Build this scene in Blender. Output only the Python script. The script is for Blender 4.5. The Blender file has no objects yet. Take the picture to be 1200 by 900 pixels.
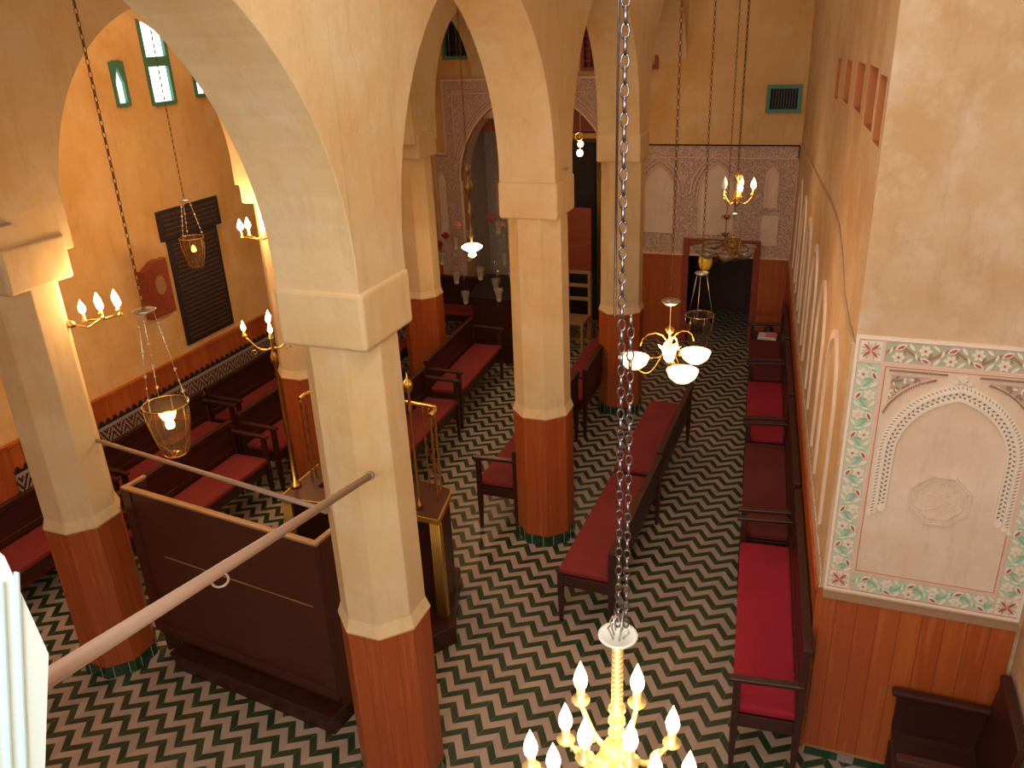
import bpy, math, random
from mathutils import Vector, Matrix
random.seed(7)
PI = math.pi
C = bpy.context.scene.collection
sc = bpy.context.scene

# ------------------------------------------------------------------ materials
def new_mat(name):
    m = bpy.data.materials.new(name); m.use_nodes = True
    nt = m.node_tree; b = nt.nodes['Principled BSDF']
    return m, nt, b
def N(nt, t, **kw):
    n = nt.nodes.new(t)
    for k, v in kw.items(): setattr(n, k, v)
    return n
def L(nt, a, b): nt.links.new(a, b)
def math_node(nt, op, a, b=None, c=None):
    n = N(nt, 'ShaderNodeMath', operation=op)
    for i, v in enumerate((a, b, c)):
        if v is None: continue
        if isinstance(v, (int, float)): n.inputs[i].default_value = v
        else: L(nt, v, n.inputs[i])
    return n.outputs[0]
def mix_col(nt, fac, a, b, mode='MIX'):
    n = N(nt, 'ShaderNodeMix', data_type='RGBA', blend_type=mode)
    if isinstance(fac, (int, float)): n.inputs[0].default_value = fac
    else: L(nt, fac, n.inputs[0])
    for i, v in ((6, a), (7, b)):
        if isinstance(v, tuple): n.inputs[i].default_value = (*v, 1)
        else: L(nt, v, n.inputs[i])
    return n.outputs[2]
def noise(nt, vec, scale, detail=4, rough=.55):
    n = N(nt, 'ShaderNodeTexNoise'); n.inputs['Scale'].default_value = scale
    n.inputs['Detail'].default_value = detail; n.inputs['Roughness'].default_value = rough
    if vec is not None: L(nt, vec, n.inputs['Vector'])
    return n.outputs['Fac']
def ramp(nt, fac, p0, p1):
    n = N(nt, 'ShaderNodeMapRange'); n.inputs['From Min'].default_value = p0; n.inputs['From Max'].default_value = p1
    L(nt, fac, n.inputs['Value']); return n.outputs[0]
def objco(nt): return N(nt, 'ShaderNodeTexCoord').outputs['Object']
def mapped(nt, vec, scale=(1, 1, 1)):
    n = N(nt, 'ShaderNodeMapping'); n.inputs['Scale'].default_value = scale; L(nt, vec, n.inputs['Vector']); return n.outputs[0]
def bump(nt, b, h, strength=.3, dist=.01):
    n = N(nt, 'ShaderNodeBump'); n.inputs['Strength'].default_value = strength; n.inputs['Distance'].default_value = dist
    L(nt, h, n.inputs['Height']); L(nt, n.outputs[0], b.inputs['Normal'])

def plain(name, col, rough=.6, metal=0., spec=None, coat=0.):
    m, nt, b = new_mat(name)
    b.inputs['Base Color'].default_value = (*col, 1); b.inputs['Roughness'].default_value = rough
    b.inputs['Metallic'].default_value = metal
    if spec is not None: b.inputs['Specular IOR Level'].default_value = spec
    if coat: b.inputs['Coat Weight'].default_value = coat; b.inputs['Coat Roughness'].default_value = .2
    v = objco(nt); n = noise(nt, v, 40, 2)
    bump(nt, b, n, .08, .002)
    return m

def plaster(name, base, ochre, pale, scale=1.0, seed=0.0):
    m, nt, b = new_mat(name); v = objco(nt)
    mp = N(nt, 'ShaderNodeMapping'); L(nt, v, mp.inputs['Vector']); mp.inputs['Location'].default_value = (seed, seed*1.3, seed*.7)
    v = mp.outputs[0]
    f1 = ramp(nt, noise(nt, v, 1.1*scale, 5, .6), .38, .66)
    f2 = ramp(nt, noise(nt, v, 2.7*scale, 6, .65), .5, .74)
    f3 = ramp(nt, noise(nt, mapped(nt, v, (1, 1, 2.2)), 9*scale, 6, .7), .6, .8)
    c = mix_col(nt, f1, base, ochre)
    c = mix_col(nt, math_node(nt, 'MULTIPLY', f2, .7), c, pale)
    c = mix_col(nt, math_node(nt, 'MULTIPLY', f3, .45), c, pale)
    f4 = ramp(nt, noise(nt, mapped(nt, v, (2.2, 2.2, .45)), 3.4*scale, 7, .75), .52, .72)
    c = mix_col(nt, math_node(nt, 'MULTIPLY', f4, .5), c, tuple(x*.80 for x in ochre))
    f5 = ramp(nt, noise(nt, v, 22*scale, 6, .8), .64, .74)
    c = mix_col(nt, math_node(nt, 'MULTIPLY', f5, .7), c, tuple(min(.8, x*1.15) for x in pale))
    L(nt, c, b.inputs['Base Color']); b.inputs['Roughness'].default_value = .75
    b.inputs['Specular IOR Level'].default_value = .25
    h = math_node(nt, 'ADD', noise(nt, v, 6*scale, 6, .6), math_node(nt, 'MULTIPLY', noise(nt, v, 60, 3), .12))
    bump(nt, b, h, .35, .02)
    return m
M = {}
M['plaster'] = plaster('ochre_plaster', (.70, .455, .205), (.60, .345, .12), (.72, .54, .32))
M['plaster_pink'] = plaster('pinkish_plaster', (.60, .44, .285), (.52, .33, .17), (.68, .56, .44), 1.5, 3.1)
M['plaster_col'] = plaster('pale_plaster', (.69, .53, .31), (.63, .43, .205), (.70, .59, .43), 1.2, 5.2)
M['stucco_plain'] = plaster('smooth_stucco', (.74, .61, .50), (.68, .53, .40), (.76, .66, .57), 2.0, 1.7)

def planks(name, angular=False, c1=(.43, .105, .022), c2=(.35, .072, .017), c3=(.50, .15, .038), pw=.115):
    m, nt, b = new_mat(name); v = objco(nt)
    s = N(nt, 'ShaderNodeSeparateXYZ'); L(nt, v, s.inputs[0])
    if angular:
        a = math_node(nt, 'ARCTAN2', s.outputs[1], s.outputs[0]); u = math_node(nt, 'MULTIPLY', math_node(nt, 'ADD', a, PI/8), 16/(2*PI)); k = 1.0
    else:
        u = math_node(nt, 'MULTIPLY', math_node(nt, 'ADD', s.outputs[0], s.outputs[1]), 1/pw)
    idx = math_node(nt, 'FLOOR', u); fr = math_node(nt, 'FRACT', u)
    wn = N(nt, 'ShaderNodeTexWhiteNoise', noise_dimensions='1D'); L(nt, idx, wn.inputs['W'])
    grain = noise(nt, mapped(nt, v, (14, 14, .9)), 2.2, 6, .6)
    c = mix_col(nt, ramp(nt, wn.outputs['Value'], .1, .95), c2, c1)
    c = mix_col(nt, ramp(nt, grain, .5, .8), c, c3)
    gap = math_node(nt, 'LESS_THAN', math_node(nt, 'ABSOLUTE', math_node(nt, 'SUBTRACT', fr, .5)), .482)
    c = mix_col(nt, gap, (.19, .045, .015), c)
    L(nt, c, b.inputs['Base Color']); b.inputs['Roughness'].default_value = .38
    bump(nt, b, math_node(nt, 'ADD', math_node(nt, 'MULTIPLY', grain, .3), gap), .25, .004)
    return m
M['planks'] = planks('varnished_planks')
M['planks_round'] = planks('varnished_planks_column', True)

def wood(name, c1, c2, rough=.35, axis=(1, 12, 12)):
    m, nt, b = new_mat(name); v = objco(nt)
    g = noise(nt, mapped(nt, v, axis), 3, 5, .6)
    L(nt, mix_col(nt, ramp(nt, g, .35, .7), c1, c2), b.inputs['Base Color']); b.inputs['Roughness'].default_value = rough
    bump(nt, b, g, .12, .003); return m
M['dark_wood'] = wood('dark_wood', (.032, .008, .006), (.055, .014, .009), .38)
M['screen_wood'] = wood('brown_painted_wood', (.058, .015, .009), (.085, .022, .012), .42)
M['red_wood'] = wood('red_brown_wood', (.22, .035, .018), (.30, .06, .025), .45)
M['edge_wood'] = wood('worn_edge_wood', (.30, .16, .07), (.42, .25, .12), .5)

def cushion(name, c, dot):
    m, nt, b = new_mat(name); v = objco(nt)
    vo = N(nt, 'ShaderNodeTexVoronoi'); vo.inputs['Scale'].default_value = 26; vo.inputs['Randomness'].default_value = .25; L(nt, v, vo.inputs['Vector'])
    d = math_node(nt, 'LESS_THAN', vo.outputs['Distance'], .16)
    n = noise(nt, v, 5, 3)
    cc = mix_col(nt, ramp(nt, n, .3, .7), c, tuple(x*.8 for x in c))
    L(nt, mix_col(nt, math_node(nt, 'MULTIPLY', d, .7), cc, dot), b.inputs['Base Color']); b.inputs['Roughness'].default_value = .85
    bump(nt, b, noise(nt, v, 9, 3), .3, .01); return m
M['cush_red'] = cushion('faded_red_fabric', (.21, .018, .018), (.11, .008, .010))
M['cush_crimson'] = cushion('crimson_fabric', (.33, .006, .030), (.18, .003, .022))
M['cush_maroon'] = cushion('maroon_fabric', (.13, .014, .012), (.20, .035, .02))

M['brass'] = plain('brass', (.80, .52, .16), .28, 1.)
M['gold_paint'] = plain('gold_paint', (.50, .30, .07), .4, .6)
M['steel'] = plain('steel_chain', (.22, .20, .25), .26, 1.)
M['rust_chain'] = plain('rusty_chain', (.16, .075, .035), .5, .7)
M['dish'] = plain('pale_enamel', (.62, .62, .58), .4, 0.1)
M['silver'] = plain('dull_silver', (.60, .58, .52), .3, .9)
M['cream_gold'] = plain('cream_gilding', (.85, .68, .30), .35, .45)
M['rod'] = plain('painted_rod', (.33, .22, .17), .5)
M['black_board'] = plain('black_board', (.018, .012, .014), .5)
M['text'] = plain('faded_lettering', (.10, .042, .028), .6)
M['green_tile'] = plain('green_glazed_tile', (.012, .05, .022), .15)
M['green_paint'] = plain('green_window_paint', (.06, .20, .13), .5)
M['grout'] = plain('grout', (.5, .4, .32), .8)
M['dark'] = plain('dark_void', (.02, .014, .014), .7)
M['soffit'] = plain('mortar_grey', (.30, .25, .24), .7)
M['white_cloth'] = plain('white_cloth', (.8, .78, .75), .9)
M['pink_cloth'] = plain('pink_cloth', (.75, .25, .30), .9)
M['green_mat'] = plain('green_mat', (.02, .09, .035), .9)
M['yellow'] = plain('yellow_glass', (.80, .52, .03), .3)
M['grey_glass'] = plain('grey_glass_dish', (.20, .155, .12), .2, 0, .6)
M['old_brass'] = plain('tarnished_brass', (.30, .19, .09), .42, .8)
M['joint'] = plain('bluish_joint', (.45, .60, .63), .6)
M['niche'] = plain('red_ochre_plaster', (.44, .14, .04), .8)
M['jali'] = plain('red_lattice', (.28, .045, .03), .6)
# stucco paints
M['s_cream'] = plain('stucco_cream', (.80, .72, .62), .7)
M['s_pink'] = plain('stucco_pink', (.74, .50, .40), .7)
M['s_green'] = plain('stucco_green', (.26, .50, .36), .7)
M['s_palegreen'] = plain('stucco_pale_green', (.50, .58, .46), .7)
M['s_red'] = plain('stucco_red', (.48, .11, .12), .7)
M['s_brown'] = plain('stucco_brown', (.34, .21, .13), .7)
M['s_grey'] = plain('stucco_grey', (.46, .38, .33), .7)
M['s_olive'] = plain('stucco_olive', (.42, .44, .33), .7)
M['s_dark'] = plain('stucco_dark_grey', (.24, .17, .14), .7)  # own dark tone of the arch band's lattice dots and ticks
M['s_line'] = plain('stucco_line', (.50, .24, .18), .7)

def carved(name, base, deep, scale, wavy=True):
    m, nt, b = new_mat(name); v = objco(nt)
    vo = N(nt, 'ShaderNodeTexVoronoi'); vo.feature = 'DISTANCE_TO_EDGE'; vo.inputs['Scale'].default_value = scale; vo.inputs['Randomness'].default_value = .75
    L(nt, v, vo.inputs['Vector'])
    e = ramp(nt, vo.outputs['Distance'], .03, .16)
    n2 = ramp(nt, noise(nt, v, scale*1.6, 3, .7), .42, .58)
    f = math_node(nt, 'MULTIPLY', e, n2)
    L(nt, mix_col(nt, f, base, deep), b.inputs['Base Color']); b.inputs['Roughness'].default_value = .8
    bump(nt, b, f, -.9 if False else .8, .012)
    b.inputs['Specular IOR Level'].default_value = .2
    return m
M['carved'] = carved('carved_stucco', (.70, .52, .43), (.46, .31, .24), 32)
M['carved_grey'] = carved('carved_grey_stucco', (.56, .47, .43), (.36, .29, .25), 36)
M['carved_fine'] = carved('fine_carved_stucco', (.60, .50, .42), (.30, .25, .20), 40)

def floor_mat():
    m, nt, b = new_mat('chevron_zellige'); v = objco(nt)
    s = N(nt, 'ShaderNodeSeparateXYZ'); L(nt, v, s.inputs[0])
    sx, sy = .9722, -.2341
    X = math_node(nt, 'ADD', s.outputs[0], 1.941); Y = math_node(nt, 'SUBTRACT', s.outputs[1], 4.409)
    S = math_node(nt, 'ADD', math_node(nt, 'MULTIPLY', X, sx), math_node(nt, 'MULTIPLY', Y, sy))
    T = math_node(nt, 'ADD', math_node(nt, 'MULTIPLY', X, -sy), math_node(nt, 'MULTIPLY', Y, sx))
    per, row = .2125, .1475
    fr = math_node(nt, 'FRACT', math_node(nt, 'MULTIPLY', S, 1/per))
    half = math_node(nt, 'MULTIPLY', math_node(nt, 'MINIMUM', fr, math_node(nt, 'SUBTRACT', 1.0, fr)), per)   # 0..per/2, zero at the lower vertex
    tt = math_node(nt, 'MULTIPLY', math_node(nt, 'SUBTRACT', T, half), 1/row)
    q = math_node(nt, 'FRACT', tt); idx = math_node(nt, 'FLOOR', tt)
    green = math_node(nt, 'LESS_THAN', q, .49)
    # joints
    j1 = math_node(nt, 'LESS_THAN', math_node(nt, 'ABSOLUTE', math_node(nt, 'SUBTRACT', q, .49)), .018)
    j2 = math_node(nt, 'LESS_THAN', math_node(nt, 'MINIMUM', q, math_node(nt, 'SUBTRACT', 1.0, q)), .022)
    # butt joints along the tile ends: shift by the rotated lattice
    u = math_node(nt, 'FRACT', math_node(nt, 'MULTIPLY', S, 2/per))
    j3 = math_node(nt, 'LESS_THAN', math_node(nt, 'MINIMUM', u, math_node(nt, 'SUBTRACT', 1.0, u)), .018)
    jo = math_node(nt, 'MAXIMUM', math_node(nt, 'MAXIMUM', j1, j2), j3)
    wn = N(nt, 'ShaderNodeTexWhiteNoise', noise_dimensions='2D')
    cb = N(nt, 'ShaderNodeCombineXYZ'); L(nt, idx, cb.inputs[0]); L(nt, math_node(nt, 'FLOOR', math_node(nt, 'MULTIPLY', S, 2/per)), cb.inputs[1]); L(nt, cb.outputs[0], wn.inputs['Vector'])
    r = wn.outputs['Value']
    g = mix_col(nt, r, (.010, .030, .014), (.030, .052, .022))
    w = mix_col(nt, r, (.33, .26, .222), (.41, .33, .275))
    w = mix_col(nt, math_node(nt, 'MULTIPLY', ramp(nt, noise(nt, v, 3, 5, .6), .45, .75), .35), w, (.36, .25, .17))
    c = mix_col(nt, green, w, g)
    c = mix_col(nt, math_node(nt, 'MULTIPLY', jo, .4), c, (.32, .25, .19))
    L(nt, c, b.inputs['Base Color'])
    L(nt, math_node(nt, 'ADD', .28, math_node(nt, 'MULTIPLY', noise(nt, v, 7, 3), .25)), b.inputs['Roughness'])
    bump(nt, b, math_node(nt, 'SUBTRACT', 1.0, jo), .2, .002)
    return m
M['floor'] = floor_mat()

def band_mat():      # zigzag mosaic band on the left wall; object coords: y along, z up
    m, nt, b = new_mat('zigzag_mosaic'); v = objco(nt)
    s = N(nt, 'ShaderNodeSeparateXYZ'); L(nt, v, s.inputs[0])
    fr = math_node(nt, 'FRACT', math_node(nt, 'MULTIPLY', s.outputs[1], 1/.16))
    half = math_node(nt, 'MULTIPLY', math_node(nt, 'MINIMUM', fr, math_node(nt, 'SUBTRACT', 1.0, fr)), .30)
    q = math_node(nt, 'FRACT', math_node(nt, 'MULTIPLY', math_node(nt, 'SUBTRACT', s.outputs[2], half), 1/.085))
    f = math_node(nt, 'LESS_THAN', q, .45)
    ck = N(nt, 'ShaderNodeTexChecker'); ck.inputs['Scale'].default_value = 55; L(nt, v, ck.inputs['Vector'])
    ck.inputs['Color1'].default_value = (.42, .30, .22, 1); ck.inputs['Color2'].default_value = (.22, .13, .09, 1)
    L(nt, mix_col(nt, f, ck.outputs['Color'], (.025, .016, .03)), b.inputs['Base Color']); b.inputs['Roughness'].default_value = .3
    return m
M['band'] = band_mat()

def emis(name, col, st):
    m, nt, b = new_mat(name)
    b.inputs['Base Color'].default_value = (*col, 1); b.inputs['Emission Color'].default_value = (*col, 1); b.inputs['Emission Strength'].default_value = st
    return m
M['bulb'] = emis('lit_bulb', (1., .74, .40), 9.)
M['shade_lit'] = emis('lit_shade', (1., .70, .34), 3.2)
M['bulb_dim'] = emis('small_lit_wick', (1., .62, .22), 4.)
def glass(name, col, rough=.1, tr=.9):
    m, nt, b = new_mat(name)
    b.inputs['Base Color'].default_value = (*col, 1); b.inputs['Roughness'].default_value = rough
    b.inputs['Transmission Weight'].default_value = tr; b.inputs['IOR'].default_value = 1.08
    return m
M['glass'] = glass('clear_glass', (.90, .84, .78), .04, 1.)
M['glass_amber'] = glass('amber_glass', (.95, .74, .46), .06, .97)
M['frost'] = glass('frosted_glass', (.50, .42, .36), .3, .6)
M['pane'] = emis('daylit_frosted_pane', (.80, .97, 1.), 2.4)
def cloth_t():
    m, nt, b = new_mat('sunlit_white_paint')
    b.inputs['Base Color'].default_value = (.74, .90, .92, 1); b.inputs['Roughness'].default_value = .5
    return m
M['shutter'] = cloth_t()

# ------------------------------------------------------------------ mesh helpers
class MB:
    def __init__(s): s.v = []; s.f = []; s.m = []; s.sm = []
    def add(s, vs, fs, mat=0, smooth=False, T=None):
        k = len(s.v)
        s.v += [tuple(T @ Vector(p)) if T is not None else tuple(p) for p in vs]
        for f in fs: s.f.append([k+i for i in f]); s.m.append(mat); s.sm.append(smooth)
        return s
    def box(s, x0, x1, y0, y1, z0, z1, mat=0, T=None):
        vs = [(x, y, z) for x in (x0, x1) for y in (y0, y1) for z in (z0, z1)]
        return s.add(vs, [(0, 1, 3, 2), (4, 6, 7, 5), (0, 4, 5, 1), (2, 3, 7, 6), (0, 2, 6, 4), (1, 5, 7, 3)], mat, False, T)
    def bar(s, a, b, w, h, mat=0, up=(0, 0, 1)):
        a = Vector(a); b = Vector(b); d = (b-a).normalized(); u = Vector(up)
        if abs(d.dot(u)) > .98: u = Vector((0, 1, 0))
        r = d.cross(u).normalized(); u = r.cross(d)
        vs = [p + r*(i*w/2) + u*(j*h/2) for p in (a, b) for i in (-1, 1) for j in (-1, 1)]
        return s.add(vs, [(0, 2, 3, 1), (4, 5, 7, 6), (0, 4, 6, 2), (1, 3, 7, 5), (0, 1, 5, 4), (2, 6, 7, 3)], mat)
    def tube(s, path, r, seg=8, mat=0, closed=False, cap=True):
        P = [Vector(p) for p in path]; n = len(P); rr = r if isinstance(r, (list, tuple)) else [r]*n
        vs = []; prev = None
        for i, p in enumerate(P):
            if closed: d = P[(i+1) % n]-P[i-1]
            else: d = P[min(i+1, n-1)]-P[max(i-1, 0)]
            d.normalize()
            if prev is None:
                u = Vector((0, 0, 1)) if abs(d.z) < .9 else Vector((1, 0, 0)); u = (u-d*u.dot(d)).normalized()
            else:
                u = prev-d*prev.dot(d); u.normalize()
            prev = u; w = d.cross(u)
            for k in range(seg):
                a = 2*PI*k/seg; vs.append(p+(u*math.cos(a)+w*math.sin(a))*rr[i])
        fs = []
        for i in range(n if closed else n-1):
            j = (i+1) % n
            for k in range(seg): fs.append((i*seg+k, i*seg+(k+1) % seg, j*seg+(k+1) % seg, j*seg+k))
        s.add(vs, fs, mat, True)
        if cap and not closed:
            k0 = len(s.v)-n*seg
            s.f.append([k0+k for k in range(seg)][::-1]); s.m.append(mat); s.sm.append(False)
            s.f.append([k0+(n-1)*seg+k for k in range(seg)]); s.m.append(mat); s.sm.append(False)
        return s
    def lathe(s, prof, seg=16, c=(0, 0, 0), mat=0, T=None, smooth=True, phase=0., caps=True):
        vs = []; fs = []
        for r, z in prof:
            for k in range(seg):
                a = 2*PI*k/seg+phase; vs.append((c[0]+r*math.cos(a), c[1]+r*math.sin(a), c[2]+z))
        for i in range(len(prof)-1):
            for k in range(seg): fs.append((i*seg+k, i*seg+(k+1) % seg, (i+1)*seg+(k+1) % seg, (i+1)*seg+k))
        s.add(vs, fs, mat, smooth, T)
        k0 = len(s.v)-len(vs)
        if not caps: return s
        if prof[0][0] > 1e-5: s.f.append([k0+k for k in range(seg)][::-1]); s.m.append(mat); s.sm.append(False)
        if prof[-1][0] > 1e-5: s.f.append([k0+(len(prof)-1)*seg+k for k in range(seg)]); s.m.append(mat); s.sm.append(False)
        return s
    def prism(s, pts, d0, d1, fn, mat=0, smooth=False):       # convex-ish outline, fn(u, v, depth) -> xyz
        n = len(pts)
        vs = [fn(u, v, d0) for u, v in pts]+[fn(u, v, d1) for u, v in pts]
        fs = [list(range(n))[::-1], list(range(n, 2*n))]+[(i, (i+1) % n, n+(i+1) % n, n+i) for i in range(n)]
        return s.add(vs, fs, mat, smooth)
    def strip(s, a, b, d0, d1, fn, mat=0, closed=False):       # ribbon between two 2-D polylines, with depth
        n = len(a)
        vs = []
        for i in range(n):
            vs += [fn(*a[i], d0), fn(*b[i], d0), fn(*b[i], d1), fn(*a[i], d1)]
        fs = []
        rng = range(n) if closed else range(n-1)
        for i in rng:
            j = (i+1) % n
            for k in range(4): fs.append((4*i+k, 4*i+(k+1) % 4, 4*j+(k+1) % 4, 4*j+k))
        if not closed: fs += [(0, 3, 2, 1), (4*n-4, 4*n-3, 4*n-2, 4*n-1)]
        return s.add(vs, fs, mat)
    def torus(s, R, r, T, seg=10, ss=6, mat=0, sx=1., sz=1.):
        vs = []
        for i in range(seg):
            a = 2*PI*i/seg
            for k in range(ss):
                b_ = 2*PI*k/ss; vs.append(((R+r*math.cos(b_))*math.cos(a)*sx, r*math.sin(b_), (R+r*math.cos(b_))*math.sin(a)*sz))
        fs = [(i*ss+k, i*ss+(k+1) % ss, ((i+1) % seg)*ss+(k+1) % ss, ((i+1) % seg)*ss+k) for i in range(seg) for k in range(ss)]
        return s.add(vs, fs, mat, True, T)
    def build(s, name, mats, parent=None, bevel=0., bseg=2, weld=False, loc=None):
        me = bpy.data.meshes.new(name); me.from_pydata(s.v, [], s.f)
        if not isinstance(mats, (list, tuple)): mats = [mats]
        for m in mats: me.materials.append(m)
        me.polygons.foreach_set('material_index', s.m); me.polygons.foreach_set('use_smooth', s.sm)
        me.update()
        import bmesh
        bm = bmesh.new(); bm.from_mesh(me)
        if weld: bmesh.ops.remove_doubles(bm, verts=bm.verts, dist=1e-4)
        bmesh.ops.recalc_face_normals(bm, faces=bm.faces)
        bm.to_mesh(me); bm.free()
        o = bpy.data.objects.new(name, me); C.objects.link(o)
        if parent is not None: o.parent = parent
        if loc is not None: o.location = loc
        if bevel:
            md = o.modifiers.new('bevel', 'BEVEL'); md.width = bevel; md.segments = bseg; md.limit_method = 'ANGLE'; md.angle_limit = math.radians(35)
        return o
XZ = lambda u, v, d: (u, d, v)
YZ = lambda u, v, d: (d, u, v)
def thing(name, label, cat, loc=(0, 0, 0), rotz=0., group=None):
    o = bpy.data.objects.new(name, None); C.objects.link(o); o.empty_display_size = .1
    o.location = loc; o.rotation_euler = (0, 0, rotz); o['label'] = label; o['category'] = cat
    if group: o['group'] = group
    return o
def tag(o, label, cat, group=None):
    o['label'] = label; o['category'] = cat
    if group: o['group'] = group
    return o
def struct(o, label=None):
    o['kind'] = 'structure'
    if label: o['label'] = label
    return o
def dup(root, loc, rotz, label):
    r = root.copy(); C.objects.link(r); r.location = loc; r.rotation_euler = (0, 0, rotz); r['label'] = label
    for ch in list(root.children):
        c = ch.copy(); C.objects.link(c); c.parent = r
        for g in list(ch.children):
            d = g.copy(); C.objects.link(d); d.parent = c
    return r
def light(name, loc, power, col=(1., .66, .33), r=.08, typ='POINT'):
    l = bpy.data.lights.new(name, typ); l.energy = power; l.color = col
    if typ == 'POINT': l.shadow_soft_size = r
    o = bpy.data.objects.new(name, l); C.objects.link(o); o.location = loc; return o
WARM = (1., .60, .27)

def wall_holes(u0, u1, z0, z1, d0, d1, holes, fn, sm=0):
    mb = MB()
    us = sorted({u0, u1, *[h[0] for h in holes], *[h[1] for h in holes]}); zs = sorted({z0, z1, *[h[2] for h in holes], *[h[3] for h in holes]})
    us = [u for u in us if u0 <= u <= u1]; zs = [z for z in zs if z0 <= z <= z1]
    solid = lambda i, j: 0 <= i < len(us)-1 and 0 <= j < len(zs)-1 and not any(h[0] <= (us[i]+us[i+1])/2 <= h[1] and h[2] <= (zs[j]+zs[j+1])/2 <= h[3] for h in holes)
    for i in range(len(us)-1):
        for j in range(len(zs)-1):
            if not solid(i, j): continue
            a, b, c, e = us[i], us[i+1], zs[j], zs[j+1]
            for d in (d0, d1): mb.add([fn(a, c, d), fn(b, c, d), fn(b, e, d), fn(a, e, d)], [(0, 1, 2, 3)])
            if not solid(i-1, j): mb.add([fn(a, c, d0), fn(a, e, d0), fn(a, e, d1), fn(a, c, d1)], [(0, 1, 2, 3)], sm)
            if not solid(i+1, j): mb.add([fn(b, c, d0), fn(b, e, d0), fn(b, e, d1), fn(b, c, d1)], [(0, 1, 2, 3)], sm)
            if not solid(i, j-1): mb.add([fn(a, c, d0), fn(b, c, d0), fn(b, c, d1), fn(a, c, d1)], [(0, 1, 2, 3)], sm)
            if not solid(i, j+1): mb.add([fn(a, e, d0), fn(b, e, d0), fn(b, e, d1), fn(a, e, d1)], [(0, 1, 2, 3)], sm)
    return mb
def arch_pts(c, a, zs, rise, n=14):       # pointed arch, left springer -> apex -> right springer
    Rr = (a*a+rise*rise)/(2*a); th = math.asin(min(1, rise/Rr)) if Rr > rise else PI/2
    if Rr <= a: th = PI/2
    left = []
    for i in range(n+1):
        t = th*i/n; left.append((c-(a-Rr)-Rr*math.cos(t), zs+Rr*math.sin(t)))
    left[-1] = (c, zs+rise)
    return left+[(2*c-u, v) for u, v in left[-2::-1]]

CEIL = 5.9; FAR = 11.75; LW = -6.4; NEAR = -1.6
# ------------------------------------------------------------------ setting
mb = MB(); mb.box(-6.7, 3.2, NEAR-.2, 13.6, -.1, 0); struct(mb.build('floor', M['floor']), 'green and white zigzag tiled floor')
mb = MB(); mb.box(-6.7, 3.2, NEAR-.2, 13.6, CEIL, CEIL+.1); struct(mb.build('ceiling', M['plaster']))

# left wall with three windows
WIN = [(6.80, 7.13, 3.84, 4.64), (6.35, 6.51, 3.87, 4.27), (7.44, 7.62, 3.87, 4.27)]
wl = wall_holes(NEAR, 13.0, 0, CEIL, LW, LW-.25, WIN, YZ).build('wall_left', M['plaster'], weld=True); struct(wl, 'ochre plaster left wall')
for i, (a, b, c, d) in enumerate(WIN):
    f = MB(); t = .03
    X0, X1 = LW-.05, LW+.012
    f.box(X0, X1, a-.01, a+t, c, d); f.box(X0, X1, b-t, b+.01, c, d); f.box(X0, X1, a+t, b-t, c-.01, c+t); f.box(X0, X1, a+t, b-t, d-t, d+.01)
    if i == 0: f.box(X0, X1, a+t, b-t, 4.20, 4.29)
    else:
        m_ = (a+b)/2                                              # pointed head: corner fillets
        for sgn, e in ((1, a+t), (-1, b-t)):
            f.prism([(e, d-t), (e, d-t-.16), (e+sgn*.03, d-t-.07), (m_, d-t)], X0+.002, X1-.002, YZ)
    fo = struct(f.build('window_%d' % (i+1), M['green_paint']), 'small green framed window high in the left wall')
    g = MB(); g.box(LW-.03, LW-.025, a+t, b-t, c+t, d-t); g.build('pane', M['pane'], fo)

# far wall
holes = [(-5.51, -5.08, 4.04, 4.62), (-3.42, -2.38, 3.84, 4.62), (-.92, -.52, 3.27, 3.58), (-1.84, -.95, 0, 1.46), (-5.35, -2.95, 0, 3.70)]
wf = wall_holes(LW-.25, -.2, 0, CEIL, FAR, FAR+.3, holes, XZ).build('wall_far', M['plaster'], weld=True); struct(wf, 'ochre plaster far wall')
def grid_window(name, h, frame, inner, slat, nv, nh, lab):
    a, b, c, d = h; t = .03; f = MB()
    f.box(a-.02, a+t, FAR-.02, FAR+.1, c-.02, d+.02); f.box(b-t, b+.02, FAR-.02, FAR+.1, c-.02, d+.02); f.box(a+t, b-t, FAR-.02, FAR+.1, c-.02, c+t); f.box(a+t, b-t, FAR-.02, FAR+.1, d-t, d+.02)
    fo = struct(f.build(name, M[frame]), lab)
    g = MB(); g.box(a+.01, b-.01, FAR+.10, FAR+.15, c+.01, d-.01); g.build('backing', M[inner], fo)
    g = MB()
    for i in range(1, nv): x = a+t+(b-a-2*t)*i/nv; g.box(x-.008, x+.008, FAR+.03, FAR+.06, c+t, d-t)
    for i in range(1, nh): z = c+t+(d-c-2*t)*i/nh; g.box(a+t, b-t, FAR+.035, FAR+.055, z-.008, z+.008)
    g.build('grille', M[slat], fo)
grid_window('window_4', holes[0], 'green_paint', 'dark', 'black_board', 6, 7, 'dark grilled window with green frame, left on far wall')
grid_window('window_5', holes[1], 'red_wood', 'jali', 'red_wood', 14, 9, 'red wooden lattice window above the carved arch')
grid_window('window_6', holes[2], 'green_paint', 'dark', 'black_board', 10, 1, 'small barred vent window with green frame')
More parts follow.
